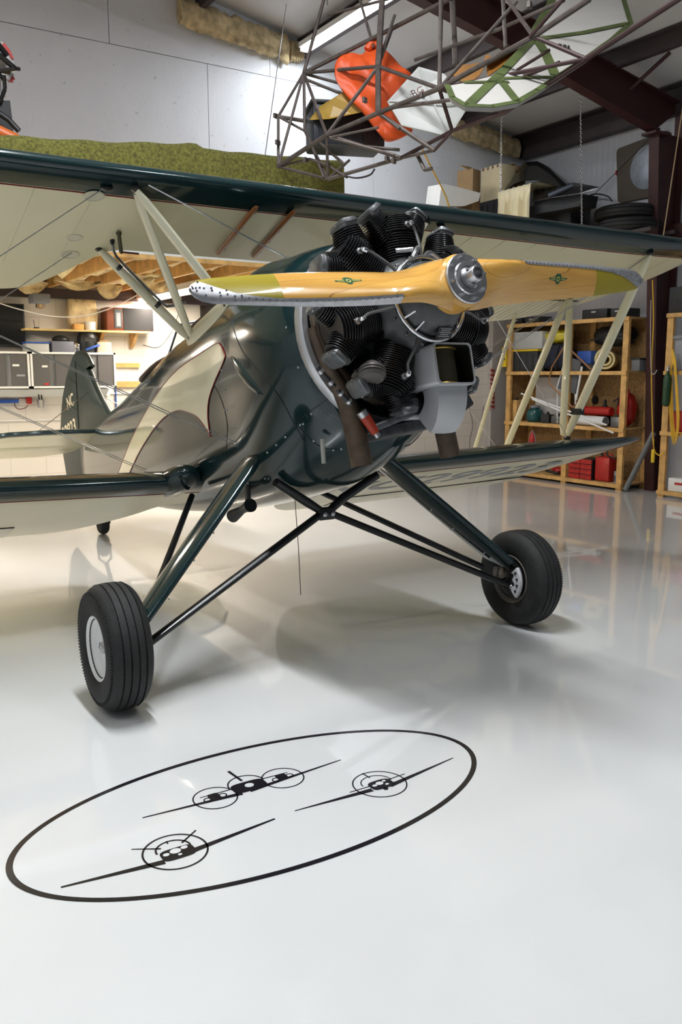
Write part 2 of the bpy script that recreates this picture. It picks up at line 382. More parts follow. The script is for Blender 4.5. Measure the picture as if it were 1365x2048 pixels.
def onfus(px, py, side=-1, off=.002):
    "where the sight line meets the fuselage side"
    x = .45
    for _ in range(30):
        a = aat(px, py, 1, side * x); x = .5 * x + .5 * fx(a[0], a[2])
    return a[0], a[2]
# silver lip of the cowl and the bowl behind it
lip = []
for r_, s_ in ((.462, .64), (.470, .61), (.470, .58), (.458, .560), (.430, .558), (.410, .58), (.402, .66)): lip.append([a2w(s_, math.cos(2 * PI * i / 72) * r_, -.04 + math.sin(2 * PI * i / 72) * r_) for i in range(72)])
B().rings(lip, True, False, False).obj('cowl_lip', mat('satin_aluminium', (.62, .63, .65), .35, .9, var=.06), PL)
B().lathe([(.405, .60), (.38, .70), (.2, .74), (0, .74)], P0 - EU * .04, ES, 48, False).obj('firewall', mat('dark_firewall', (.02, .02, .02), .6), PL)
# cowl seams
SEAM = mat('panel_gap', (.003, .006, .006), .5, var=0)
def seam(pix, side=-1, r=.0022, mirror=True):
    pts = [onfus(*p) for p in pix]; pts = smoothline([np.array(p) for p in pts], 8)
    for sd in ((-1, 1) if mirror else (-1,)):
        B().tube([a2w(s, sd * (fx(s, u) + .0005), u) for s, u in pts], r, 5).obj('panel_seam', SEAM, PL)
seam([(466, 640), (470, 665), (487, 705), (520, 745), (560, 795), (590, 850), (610, 885)])
seam([(424, 760), (445, 805), (455, 850), (453, 900)])
seam([(585, 850), (625, 820), (660, 790)])
seam([(600, 855), (640, 893), (685, 900)])
# cream flash with red pin line on both sides
hi = [(3.98, -.158), (3.335, -.018), (2.732, .097), (2.223, .184), (1.811, .182), (1.521, .165), (1.43, .13), (1.375, .075), (1.36, .05)]
lo = [(4.3, -.335), (3.608, -.236), (3.03, -.13), (2.491, -.057), (2.221, -.060), (2.062, -.1), (1.92, -.158), (1.828, -.231), (1.766, -.31)]
frt = [(1.36, .05), (1.41, .03), (1.575, -.03), (1.70, -.107), (1.752, -.2), (1.766, -.31)]
hi = [np.array((5.1, -.12 - .0))] + [np.array(p) for p in hi]
hi[0] = np.array((4.9, -.345)); hi[1] = np.array((3.98, -.165))
hc = np.array(smoothline(hi, 8))[::-1]; lc = np.array(smoothline([np.array((4.9, -.42))] + [np.array(p) for p in lo], 8))[::-1]; fc = np.array(smoothline([np.array(p) for p in frt], 8))
low = np.vstack([fc, lc[1:]])            # lower outline from nose tip round to the tail end
def interp_u(c, s): o = np.argsort(c[:, 0]); return np.interp(s, c[o, 0], c[o, 1])
CREAMGLOSS = mat('cream_gloss_paint', (.82, .79, .56), .12, 0, .6, var=.02)
for sd in (-1, 1):
    g = []
    for s in np.concatenate([np.linspace(1.362, 1.765, 30), np.linspace(1.767, 4.9, 90)]):
        uh = interp_u(hc, s); ul = interp_u(fc, s) if s <= 1.766 else interp_u(lc, s)
        g.append([a2w(s, sd * (fx(s, u) + .003), u) for u in np.linspace(ul, uh, 14)])
    st = B().grid(g).obj('cream_flash', CREAMGLOSS, PL, angle=80)
    for q, (c, sh) in enumerate(((hc, .012), (fc, 0), (lc, 0))):
        B().tube([a2w(s, sd * (fx(s, u) + .003), u) for s, u in c], .0032, 6).obj('red_pinstripe', REDLINE, st)
# screws and rivets seen on the nose panels
sc_ = B()
for p in ((573, 655), (597, 735), (623, 828), (601, 850), (607, 848), (571, 874), (553, 890), (535, 905), (516, 916), (502, 943), (530, 957), (537, 957), (441, 690), (448, 690), (443, 740), (445, 780), (451, 780), (450, 820), (454, 820), (463, 857), (469, 857), (628, 882), (667, 900), (683, 898), (560, 960)):
    s, u = onfus(*p); c = a2w(s, -fx(s, u), u); sc_.ball(c, .006, 6, 4)
sc_.obj('panel_screws', STEEL, PL, kind='stuff')
# cockpits, coamings, windscreens
DARKIN = mat('cockpit_leather', (.035, .018, .010), .5)
for s0, s1 in ((1.95, 2.5), (2.95, 3.5)):
    P = []; 
    for i in range(28):
        a = 2 * PI * i / 28; s = (s0 + s1) / 2 + (s1 - s0) / 2 * math.cos(a); x = .27 * math.sin(a); tp, bt, w, n = fus(s)
        q = abs(x) / w; u = (tp + bt) / 2 + (tp - bt) / 2 * (1 - q ** n) ** (1 / n); P.append(a2w(s, x, u + .01))
    B().tube(P + P[:1], .025, 8).obj('cockpit_coaming', DARKIN, PL)
    c = B(); c.rings([P, [p - EU * .03 for p in P]]); c.obj('cockpit_opening', mat('cockpit_dark', (.004, .004, .004), .9), PL, smooth=False)
def windscreen():
    fr = B(); q = [aat(334, 721, 1, -.30), aat(392, 690, 1, -.16), aat(357, 650, 1, -.25), aat(402, 641, 1, -.12)]
    bl = [a2w(*q[0]), a2w(*q[1]), a2w(q[1][0], .16, q[1][2]), a2w(q[0][0], .30, q[0][2])]
    tp = [a2w(*q[2]), a2w(*q[3]), a2w(q[3][0], .12, q[3][2]), a2w(q[2][0], .25, q[2][2])]
    ws = fr.tube(bl, .009, 6).tube(tp, .009, 6)
    for p, q in zip(bl, tp): fr.tube([p, q], .008, 6)
    ws = fr.obj('windscreen', mat('blue_black_frame', (.02, .035, .06), .3), PL)
    for k in range(3): B().prism([bl[k], bl[k + 1], tp[k + 1], tp[k]], (0, .003, 0)).obj('windscreen_pane', GLASS, ws)
windscreen()

# ---------------- fin and rudder (outlined in the plane x = 0)
def tail2(p): a = aat(*p, 1, 0.); return np.array((a[0], a[2]))
hinge = [tail2(p) for p in ((156, 722), (160, 790), (165, 880))]
finp = [tail2(p) for p in ((177, 735), (181, 741), (195, 776), (206, 799), (218, 820), (232, 842))]
rudp = [tail2(p) for p in ((156, 722), (177, 735), (186, 728), (180, 715), (173.5, 705), (164, 700.7), (155, 702), (149, 712), (138, 748), (129, 794), (125.5, 841), (124, 879))]
def slab(poly, t, name, m, parent, edge=.35):
    "flat surface with rounded edges: outline (s, u), thickness across x"
    P = np.array(poly); c = P.mean(0); b = B()
    b.rings([[a2w(s, x * t / 2, u) for s, u in (c + (P - c) * k)] for x, k in ((-1, .93), (-.6, .985), (0, 1), (.6, .985), (1, .93))]); return b.obj(name, m, parent, angle=50)
rl = rudp[-1]; fin = finp + [np.array((5.5, .42)), np.array((hinge[2][0] - .01, .42)), hinge[2] - (.012, 0), hinge[1] - (.012, 0), hinge[0] - (.012, .01)]
TAILG = mat('green_tail_fabric', (.016, .030, .030), .42, 0, 0, var=.05, spec=.3)
slab(fin, .07, 'fin', TAILG, PL)
rudf = rudp + [rl + (-.08, -.45), rl + (-.25, -.62), np.array((hinge[2][0] + .0, -.05))] + [hinge[2], hinge[1]]
rd = slab(rudf, .06, 'rudder', TAILG, PL)
LETTER = mat('cream_lettering', (.72, .66, .48), .4, var=0)
for sd in (-1, 1):
    for tx, px, py, ph in (('NC', 146.5, 804, 26), ('29923', 144, 861, 29)):
        o2 = tail2((px, py)); hgt = abs(tail2((px, py - ph / 2))[1] - tail2((px, py + ph / 2))[1])
        ex = a2w(-1, 0, 0) - a2w(0, 0, 0); 
        if sd > 0: ex = -ex
        lettering(tx, a2w(o2[0], sd * .032, o2[1]), ex * (1.05 if tx == 'NC' else 1.15), EU, hgt * 1.42, .022, shear=0).obj('registration', LETTER, rd, smooth=False)
B().tube([a2w(hinge[0][0], 0, hinge[0][1] + .06), a2w(hinge[0][0] - .02, 0, hinge[0][1] + .13)], .025, 8).ball(a2w(hinge[0][0] - .02, 0, hinge[0][1] + .15), .03).obj('tail_light', CHROME, rd)
for sd in (-1, 1):
    B().tube([a2w(h[0] - .006, sd * .033, h[1]) for h in hinge], .005, 5).obj('hinge_gap', SEAM, rd)
    for f0, f1 in ((.30, .25), (.62, .55)):
        a_, c_ = hinge[0] * (1 - f0) + hinge[2] * f0, rudp[7] * (1 - f1) + rudp[11] * f1; B().tube([a2w(a_[0], sd * .031, a_[1]), a2w(c_[0] - .03, sd * .030, c_[1])], .003, 5).obj('rib_tape', SEAM, rd)
# stabiliser and elevators
def stab(sd):
    P = [(4.92, .05), (4.92, .62), (4.96, .90), (5.08, 1.12), (5.28, 1.25), (5.50, 1.28)]
    E = [(5.52, 1.28), (5.80, 1.26), (6.02, 1.12), (6.12, .85), (6.14, .45), (6.02, .20), (5.85, .10)]
    U0 = .335
    def sh(poly, nm, m, t=.05):
        Q = np.array(poly); c = Q.mean(0); b = B()
        b.rings([[a2w(s, sd * x, U0 + z * t / 2) for s, x in (c + (Q - c) * k)] for z, k in ((-1, .95), (-.5, .99), (0, 1), (.5, .99), (1, .95))]); return b.obj(nm, m, PL, angle=50)
    o = sh(P + [(5.50, .05)], 'stabiliser', CREAM)
    B().tube([a2w(s, sd * x, U0) for s, x in P[:-1]], .022, 8).obj('leading_edge', GREEN, o)
    e = sh(E + [(5.52, .08)], 'elevator', CREAM, .045)
    B().tube([a2w(s, sd * x, U0) for s, x in E], .012, 6).obj('trailing_edge', GREEN, e)
    B().tube([a2w(5.2, sd * .70, U0), a2w(5.5, 0, .85)], .004, 5).obj('tail_wire', STEEL, PL)
stab(-1); stab(1)
# tail wheel
tw = np.array([0, 4.45, .0]); 
B().lathe([(.02, -.035), (.06, -.045), (.095, -.04), (.11, -.022), (.113, 0), (.11, .022), (.095, .04), (.06, .045), (.02, .035)], tw + (0, 0, .113), (1, 0, 0), 28).obj('tail_wheel', RUBBER, PL)
tf = B()
for sd in (-1, 1): tf.tube([tw + (sd * .06, 0, .113), tw + (sd * .06, -.03, .24), tw + (0, -.06, .29)], .012, 6)
tf.tube([tw + (0, -.06, .28), tw + (0, -.25, .50)], .022, 8).tube([tw + (-.075, 0, .113), tw + (.075, 0, .113)], .012, 6); tf.obj('tail_wheel_fork', BLACK, PL)

# ---------------- wings
UPR = [(0, .035), (.006, .047), (.0125, .055), (.025, .065), (.05, .079), (.1, .096), (.2, .1136), (.3, .117), (.4, .114), (.5, .105), (.6, .0915), (.7, .0735), (.8, .0522), (.9, .028), (1, .003)]
LWR = [(1, 0), (.9, -.001), (.8, 0), (.6, 0), (.4, 0), (.3, 0), (.2, .0003), (.1, .0042), (.05, .0093), (.025, .0147), (.0125, .0193), (.005, .026)]
FOIL = np.array(UPR + LWR)
def foil(c):
    return FOIL * c
FU, FL_ = np.array(UPR), np.array([(0, .035)] + LWR[::-1])
def wing_ring(x, y0, y1, zf, be, tk=1.0):
    ch = (y1 - y0) / math.cos(be); ca = np.array([0, math.cos(be), -math.sin(be)]); cu = np.array([0, math.sin(be), math.cos(be)])
    C0 = 1.48 if abs(x) < 1.5 else max(ch, .25); o = np.array([x, y0, zf(x)]); out = []
    for i, (f, t) in enumerate(FOIL):
        c = f * ch; tu = np.interp(c / C0, FU[:, 0], FU[:, 1]); tl = np.interp(c / C0, FL_[:, 0], FL_[:, 1]); k = min(1, (1 - f) / .22) ** .8
        tt = tl + (tu - tl) * max(k, .03) if i < len(UPR) else tl
        out.append(o + ca * c + cu * (tt - .035) * C0)
    return out, ca, cu, C0
def wing(name, st, zf, be, green_c, side_lab=None):
    rs = [wing_ring(*s, zf, be)[0] for s in st]; o = B().rings(rs).obj(name, CREAM, PL, angle=70)
    # painted leading edge band, just proud of the skin
    nU, g, pin = len(UPR), [], []
    for s in st:
        r, ca, cu, ch = wing_ring(*s, zf, be); base = np.array([s[0], s[1], zf(s[0])]); gc = min(green_c / ch, .8 * (s[2] - s[1]) / ch)
        cs = np.array([1, .7, .45, .25, .12, .05, .0, -.05, -.12, -.25, -.45, -.7, -1]) * gc; row = []
        for c in cs:
            t = np.interp(abs(c), FU[:, 0], FU[:, 1]) if c > 0 else np.interp(-c, FL_[:, 0], FL_[:, 1])
            d = .003 if c > 0 else -.003
            p = base + ca * (abs(c) * ch - (.003 if abs(c) < .02 else 0)) + cu * ((t - .035) * ch + (d if c else 0)); row.append(p)
        g.append(row); pin.append(row[-1])
    B().grid(g).obj('leading_edge', GREEN, o, angle=80)
    ca = np.array([0, math.cos(be), -math.sin(be)])
    G = [[p, p + ca * .006] for p in pin]; B().tube([p + ca * .012 for p in pin], .0034, 5).obj('red_pinstripe', REDLINE, o)
    return o
def stations(half, cut):
    "mirror a list of (x, yLE, yTE) and refine it smoothly"
    out = []
    L = smoothline([np.array(p, float) for p in half], 4); L = [tuple(p) for p in L]
    return [(-a, b_, c) for a, b_, c in L[::-1]] + L[1:]
BU, BLW = .30, .318
ZU = lambda x: 2.55
UW = [(0, .475, 1.23), (.45, .475, 1.23), (.80, .475, 1.235), (.92, .475, 1.36), (1.06, .475, 1.62), (1.2, .475, 1.80), (1.4, .475, 1.87), (2.0, .475, 1.95), (2.6, .475, 2.03), (3.0, .475, 1.96), (3.4, .485, 1.68), (3.65, .52, 1.34), (3.82, .58, 1.04), (3.93, .68, .82)]
uw = wing('upper_wing', stations(UW, 0), ZU, BU, .17)
ZL = lambda x: .905 + .024 * abs(x)
LWH = [(.30, 1.06, 1.55), (.46, 1.06, 1.62), (.56, 1.06, 1.90), (.72, 1.06, 2.20), (.92, 1.06, 2.40), (1.15, 1.06, 2.46), (1.6, 1.06, 2.47), (2.2, 1.06, 2.47), (2.7, 1.06, 2.45), (3.1, 1.065, 2.32), (3.45, 1.08, 2.05), (3.7, 1.12, 1.75), (3.87, 1.2, 1.5), (3.97, 1.32, 1.40)]
lsm = [tuple(p) for p in smoothline([np.array(p) for p in LWH], 4)]
LWO = {}
for sd in (-1, 1): LWO[sd] = wing('lower_wing', [(sd * a, b_, c) for a, b_, c in lsm], ZL, BLW, .15)
def under(x, c, zf, y0, be, d=-.004):
    "a point c metres back along the underside of a wing"
    return np.array([x, y0, zf(x)]) + np.array([0, math.cos(be), -math.sin(be)]) * c + np.array([0, math.sin(be), math.cos(be)]) * (-.035 * 1.45 + d)
uu = lambda x, c, d=-.004: under(x, c, ZU, .475, BU, d)
lu = lambda x, c, d=-.004: under(x, c, ZL, 1.06, BLW, d)
# ailerons: corrugated panels on both wings
M, nt, b_, oc = nodes('corrugated_cream', .38, 0, .1)
b_.inputs['Base Color'].default_value = (.66, .63, .48, 1)
wv = add(nt, 'ShaderNodeTexWave', Scale=5.0, Distortion=0.); wv.bands_direction = 'X'; nt.links.new(oc, wv.inputs['Vector'])
bp = add(nt, 'ShaderNodeBump', Strength=.8, Distance=.012); nt.links.new(wv.outputs[0], bp.inputs['Height']); nt.links.new(bp.outputs[0], b_.inputs['Normal'])
CORR = M
def ail(fu, x0, x1, c0, c1f, parent, n=16):
    g = []
    for x in np.linspace(x0, x1, n):
        c1 = c1f(abs(x)); g.append([fu(x, c0 + (c1 - c0) * t, -.006 - .004 * math.sin(PI * t)) for t in np.linspace(0, 1, 5)])
    top = [[p + (0, 0, .02) for p in row] for row in g]
    b = B(); b.grid(g); o = b.obj('aileron', CORR, parent, angle=80)
    B().tube([fu(x, c0 - .006, -.004) for x in np.linspace(x0, x1, 6)], .004, 5).obj('aileron_gap', SEAM, parent)
    return o
def te_u(x): return float(np.interp(x, [p[0] for p in UW], [p[2] for p in UW]) - .475) / math.cos(BU)
def te_l(x): return float(np.interp(x, [p[0] for p in LWH], [p[2] for p in LWH]) - 1.06) / math.cos(BLW)
for sd in (-1, 1):
    ail(uu, sd * 1.65, sd * 3.35, 1.10, te_u, uw); ail(lu, sd * 1.3, sd * 3.3, 1.08, te_l, LWO[sd])
    # rib lines of the fabric
    rb_ = B()
    for x in np.arange(1.1, 3.5, .29): rb_.tube([uu(sd * x, .19, -.001), uu(sd * x, min(1.08, te_u(x) - .03), -.001)], .0022, 4)
    rb_.obj('rib_tapes', mat('cream_rib_tape', (.63, .60, .45), .5, var=0), uw)
# wooden battens under the centre section, with small screws
WOODB = mat('varnished_batten', (.30, .10, .02), .35, var=.2)
for x0, x1 in ((-.236, -.204), (.0, .035)):
    p, q = uu(x0, .10, -.012), uu(x1, .72, -.012); d = (q - p) / np.linalg.norm(q - p); e = np.cross(d, EU); e /= np.linalg.norm(e)
    bt = B().tube([p, p + d * .01, q - d * .01, q], [.012, .017, .017, .012], 8, (EU, .6)).obj('batten', WOODB, uw)
    b = B()
    for t in (.12, .42, .65, .88): b.ball(p + (q - p) * t + e * .02, .006, 6, 4)
    b.obj('batten_screws', STEEL, bt, kind='stuff')
# round inspection covers
for (x, c, r) in ((-1.10, .20, .055), (-1.08, .68, .045), (-1.05, .90, .055)):
    B().lathe([(0, 0), (r * .80, 0), (r * .82, .002), (r * .93, .002), (r, 0), (r, -.002)], uu(x, c, -.003), (0, -math.sin(BU), -math.cos(BU)), 28).obj('inspection_cover', mat('cream_cover', (.60, .57, .43), .3), uw)
# sight gauge and pitot pieces below the wing
g0 = uu(-.871, .548, -.01); g1 = at(243, 508, 1, g0[1] + .03)
B().tube([g0, g0 + (g1 - g0) * .12], .016, 10).tube([g0 + (g1 - g0) * .12, g0 + (g1 - g0) * .9], .011, 10).tube([g0 + (g1 - g0) * .9, g1], [.013, .004], 10).obj('fuel_gauge', mat('olive_glass', (.05, .045, .005), .15), uw)
B().tube([g1 + (0, 0, .01), g1 + (.10, 0, .008)], .006, 6).obj('gauge_arm', mat('dark_red_rod', (.10, .01, .01), .4), uw)

# struts --------------------------------------------------------------
def strut(p, q, w=.035, name='wing_strut', m=CREAMP, ratio=.42):
    p = np.array(p); q = np.array(q); d = (q - p) / np.linalg.norm(q - p); L = np.linalg.norm(q - p)
    f = np.cross(d, np.cross((0, 1, 0), d)); f = f / np.linalg.norm(f)     # fore-and-aft direction, square to the strut
    g = np.cross(d, f)
    return B().tube([p, p + d * .08, p + d * L * .3, q - d * L * .3, q - d * .08, q], [w * .6, w, w * 1.12, w * 1.12, w, w * .6], 12, (g, 1 / 1.0) if False else (g, ratio)).obj(name, m, PL)
def mir(p, sd): return np.array((p[0] * (-sd), p[1], p[2]))     # data given on the starboard side
CFT, CRT = np.array((-.926, .534, 2.478)), np.array((-.912, 1.227, 2.268))
CFB, CRB = a2w(1.431, -.40, .36), a2w(1.981, -.395, .335)
IFT, IRT = np.array((-3.098, .595, 2.46)), np.array((-3.18, 1.45, 2.20))
IFB, IRB = np.array((-3.07, 1.32, 1.04)), np.array((-3.07, 2.1, .80))
for sd in (-1, 1):
    F = lambda p: mir(p, sd)
    strut(F(CFT), F(CFB), .036, ratio=.55); strut(F(CFT + (.012, .02, -.02)), F(CRB), .034, ratio=.55); strut(F(CRT), F(CRB + (.0, .02, -.01)), .030, ratio=.85)
    strut(F(CFB + (0, -.05, .01)), F(CRB + (0, .05, -.02)), .050, 'cabane_fairing')
    for p in (CFT, CRT, CFB, CRB): B().ball(F(p), (.022, .03, .02), 8, 5).obj('strut_fitting', BLACK, PL)
    strut(F(IFT), F(IFB), .040); strut(F(IRT), F(IFB + (0, .05, 0)), .036); strut(F(IRT + (0, .03, 0)), F(IRB), .036)
    strut(F((-2.90, 1.80, 2.09)), F((-2.75, 2.20, .70)), .022, 'aileron_link')
    for p in (IFT, IRT, IFB + (0, 0, -.02)): B().ball(F(p), (.03, .04, .02), 8, 5).obj('strut_fitting', BLACK, PL)
    bd = B(); c = F(IFB + (IFT - IFB) * .145); bd.box(c, (.05, .10, .05)); bd.obj('strut_clamp', BLACK, PL, smooth=False)
    # wires
    def wire(p, q, r=.0026): B().tube([F(p), F(q)], r, 5).obj('bracing_wire', STEEL, PL)
    wire(a2w(1.45, -.43, -.43), IFT + (0, 0, -.02)); wire(a2w(1.45, -.43, -.41), IFT + (0, .04, -.03))
    wire(under(-.62, .30, ZL, 1.06, BLW, .19), IRT); wire(under(-.60, .36, ZL, 1.06, BLW, .19), IRT + (0, .04, 0))
    wire((-1.078, .578, 2.465), IFB); wire((-1.045, 1.289, 2.245), IRB)
    wire((-.874, .48, 2.49), a2w(1.30, .25, .47), .004)
    B().ball(F((-1.06, .56, 2.468)), (.035, .02, .014), 8, 5).obj('wire_fitting', BLACK, PL)
# pitot tubes clipped to the starboard rear cabane strut
pp = [at(225, 488, 1, 1.10), at(229, 505, 1, 1.16), at(246, 527, 1, 1.22), at(322, 603, 1, 1.17), at(340, 612, 1, 1.17), at(372, 605, 1, 1.12)]
B().tube(smoothline(pp, 5), .008, 8).obj('pitot_line', GREYMETAL, PL); B().tube([pp[0] + (0, 0, .045), pp[0]], [.016, .012], 10).obj('vent_cap', BLACK, PL)
for t in (.21, .62):
    c = CRT + (CRB - CRT) * t; d = (CRB - CRT) / np.linalg.norm(CRB - CRT); B().tube([c - d * .012, c + d * .012], .033, 12, (np.array((1., 0, 0)), .75)).obj('line_clip', BLACK, PL)

# ---------------- landing gear
WX, WR = 1.2905, .30
def wheel(sd):
    c = np.array((sd * WX, 0, WR)); ax = np.array((sd, 0, 0.))
    prof = [(.135, -.075), (.150, -.088), (.165, -.095), (.18, -.100), (.205, -.104), (.228, -.104), (.248, -.100), (.265, -.092), (.277, -.082), (.285, -.072), (.290, -.062)]
    tread = []
    for g in (-.052, -.018, .018, .052): tread += [(.2995 - abs(g) * .09, g - .0045), (.291 - abs(g) * .09, g - .002), (.291 - abs(g) * .09, g + .002), (.2995 - abs(g) * .09, g + .0045)]
    full = prof + tread + [(r, -h) for r, h in prof[::-1]]
    t = B().lathe(full, c, ax, 80, False).obj('main_wheel', RUBBER, PL, angle=48)
    # shoulder ribs
    rb_ = B()
    for k in range(110):
        a = 2 * PI * k / 110; d = np.array((0, math.cos(a), math.sin(a))); e = np.array((0, -math.sin(a), math.cos(a)))
        rb_.box(c + d * .252 + ax * .0985, (.004, .006, .026), np.column_stack([ax, e, d]) if True else None)
    rb_.obj('shoulder_ribs', RUBBER, t, smooth=False, kind='stuff')
    # outer rim: white pressed disc
    B().lathe([(.150, .070), (.156, .088), (.150, .092), (.142, .084), (.128, .050), (.105, .040), (.06, .046), (.045, .052), (.026, .054)], c, ax, 40, False).obj('rim', WHITEP, t)
    B().lathe([(.030, .05), (.028, .062), (.012, .064), (.010, .07), (0, .07)], c, ax, 16).obj('hub_cap', STEEL, t)
    lg = B()
    for k in range(3):
        a = PI / 2 + 2 * PI * k / 3 + .3; p = c + np.array((0, math.cos(a), math.sin(a))) * .085 + ax * .044
        lg.prism([p + (0, -.018, -.012), p + (0, .018, -.012), p + (0, 0, .020)], ax * .004)
    lg.obj('rim_slots', BLACK, t, smooth=False, kind='stuff')
    # inner side: dark rim ring, brake drum, pale caliper
    B().lathe([(.150, -.07), (.154, -.088), (.146, -.092), (.125, -.07), (.11, -.066)], c, ax, 40, False).obj('inner_rim', mat('brown_grey_rim', (.16, .14, .12), .5), t)
    B().lathe([(.126, -.05), (.120, -.085), (.09, -.10), (.05, -.12), (.0, -.12)], c, ax, 32).obj('brake_drum', BLACK, t)
    cp = B()
    for k in range(9):
        pass
    prf = []
    for a in np.linspace(-.75, .75, 12):
        an = PI + a; d = np.array((0, math.cos(an), math.sin(an))); prf.append([c + d * r_ + ax * h for r_, h in ((.078 + .012 * math.sin(a * 9), -.105), (.135, -.105), (.142, -.120), (.135, -.132), (.082 + .012 * math.sin(a * 9), -.132))])
    cp.rings(prf); cp.obj('brake_caliper', mat('pale_caliper', (.55, .55, .57), .45, var=.12, scale=40), t)
    bl_ = B()
    for a in (-.55, -.2, .15, .5):
        an = PI + a; d = np.array((0, math.cos(an), math.sin(an))); bl_.ball(c + d * .112 - ax * .132, .010, 8, 4)
    bl_.obj('caliper_bolts', BLACK, t, kind='stuff')
wheel(-1); wheel(1)
def leg(sd):
    "wide streamlined leg, open at its lower end"
    top = a2w(1.38, sd * .40, -.52); bot = np.array((sd * 1.165, .02, .40)); d = bot - top; L = np.linalg.norm(d); d /= L
    f = np.array((-sd * .15, .99, 0)); f = f - d * (f @ d); f /= np.linalg.norm(f); g = np.cross(d, f); rs = []
    for t, wd, tk in ((-.06, .10, .026), (.0, .116, .030), (.12, .118, .030), (.5, .118, .030), (.85, .116, .030), (1.0, .112, .030)):
        c = top + d * L * t; ring = []
        for i in range(28):
            a = 2 * PI * i / 28; x = math.cos(a); z = math.sin(a) * (1 - .30 * x)
            ring.append(c + f * x * wd + g * z * tk)
        rs.append(ring)
    o = B().rings(rs, True, True, False).obj('landing_gear_leg', GREEN, PL, angle=60)
    inn = [[p + (c_ - p) * .08 for p in rs[-1]] for c_ in (np.mean(rs[-1], axis=0),)][0]
    B().rings([rs[-1], inn, [p - d * .05 for p in inn]], True, False, True).obj('leg_opening', BLACK, o)
    B().tube([top + d * L * .9, bot + d * .05, np.array((sd * 1.20, .0, .30))], [.03, .03, .026], 10).obj('oleo', BLACK, o)
    B().tube([np.array((sd * 1.13, 0, .285)), np.array((sd * 1.25, 0, .30))], .022, 10).obj('axle', BLACK, o)
    sc2 = B()
    for t, q in ((.12, .3), (.12, -.3), (.45, .35), (.62, .3), (.62, -.2), (.85, .5)):
        i = 0; p = top + d * L * t; sc2.ball(p + f * q * -.08 - g * sd * .0 + (g if (g[1] < 0) else -g) * .050, .005, 6, 4)
    sc2.obj('leg_screws', STEEL, o, kind='stuff')
    B().tube([a2w(2.22, sd * .42, -.60), np.array((sd * 1.10, .13, .36))], .019, 10).obj('rear_gear_strut', BLACK, PL)
leg(-1); leg(1)
XJ = np.array((0, .22, .785))
for sd in (-1, 1):
    B().tube([XJ + (sd * .03, 0, 0), np.array((sd * 1.185, -.02, .262))], .020, 10, ((0, 1., 0), 1.3)).obj('spreader_bar', BLACK, PL)
    B().tube([XJ + (sd * .02, 0, .01), XJ + (sd * .12, .01, .075), a2w(1.26, sd * .33, -.66)], [.022, .027, .024], 10).obj('centre_brace', BLACK, PL)
    B().ball(np.array((sd * 1.19, -.045, .262)), (.03, .015, .02), 8, 5).obj('axle_eye', STEEL, PL)
ck = B().box(XJ, (.11, .05, .07), None, .012).obj('centre_knuckle', BLACK, PL)
for dx in (-.022, .03): B().lathe([(.014, 0), (.014, .008), (.006, .012), (0, .012)], XJ + (dx, -.026, 0), (0, -1, 0), 8).obj('knuckle_bolt', STEEL, ck)
# whip aerial, drain pipe, exhaust-like venturis below the nose
B().tube([at(590, 995, 0, 0.), at(597, 1090, 0, 0.) , at(602, 1190, 0, 0.)], .0025, 5).obj('whip_aerial', BLACK, PL)
d0 = aat(645, 878, 0, .74); d1 = aat(648, 927, 0, .76); B().tube([a2w(*d0), a2w(*d1)], .011, 10).obj('drain_pipe', mat('pale_drain', (.40, .40, .36), .5), PL)
v0 = a2w(*aat(500, 1010, 1, -.33)); v1 = a2w(*aat(466, 1032, 1, -.33))
B().tube([v0 + (0, -.01, .0), v0 + (v1 - v0) * .25, v0 + (v1 - v0) * .45, v1], [.040, .026, .024, .040], 16).obj('venturi', BLACKPL, PL)
B().tube([v0 + (.0, .02, 0), v0 + (0, .03, .16)], .014, 8, ((0, 1., 0), 1.8)).obj('venturi_bracket', BLACK, PL)
ac = aat(668, 946, 2, -.64); B().lathe([(.0, .004), (.115, .004), (.125, .001), (.125, -.01)], a2w(*ac), -EU * .93 - EX * .22 - ES * .28, 36).obj('access_cover', mat('polished_green_grey', (.05, .06, .058), .18, .5), PL)
for sd in (-1, 1):
    # flared fairing where the lower wing meets the fuselage, and the long blister on the nose
    c = lu(sd * .50, .12, .07); B().rings([[c + np.array((sd * (math.cos(t) * r * .13 - .0), 0, 0)) + np.array([0, math.cos(BLW), -math.sin(BLW)]) * (h * .24) + np.array([0, 0, 1.]) * math.sin(t) * r * .085 for t in np.linspace(0, 2 * PI, 20, endpoint=False)] for h, r in ((-.95, .1), (-.85, .55), (-.6, .85), (-.2, 1), (.4, .95), (1.0, .7), (1.6, .2))]).obj('wing_root_fairing', GREEN, PL, angle=60)
p0_, p1_ = np.array(onfus(462, 712)), np.array(onfus(528, 790)); rs = []
for t in np.linspace(-.1, 1.1, 13):
    s__, u__ = p0_ * (1 - t) + p1_ * t; k = max(.02, math.sin(PI * min(max((t + .1) / 1.2, 0), 1))) ** .6; c = a2w(s__, -fx(s__, u__) + .012, u__); dd = a2w(*([p1_[0] - p0_[0], 0, p1_[1] - p0_[1]])) - a2w(0, 0, 0); dd /= np.linalg.norm(dd); e_ = np.cross(dd, EX); rs.append([c + (e_ * math.cos(a) * .040 + EX * math.sin(a) * .026) * k for a in np.linspace(0, 2 * PI, 16, endpoint=False)])
B().rings(rs).obj('nose_blister', GREEN, PL, angle=70)
# registration below the lower wings
UL = mat('grey_underwing_letters', (.36, .38, .42), .5, var=0)
for sd, tx in ((1, 'NC29923'),):
    ca = np.array([0, math.cos(BLW), -math.sin(BLW)])
    lettering(tx, lu(2.0, .62, -.0035), np.array((1., 0, .024)), -ca, .62, .01).obj('registration', UL, LWO[sd], smooth=False)
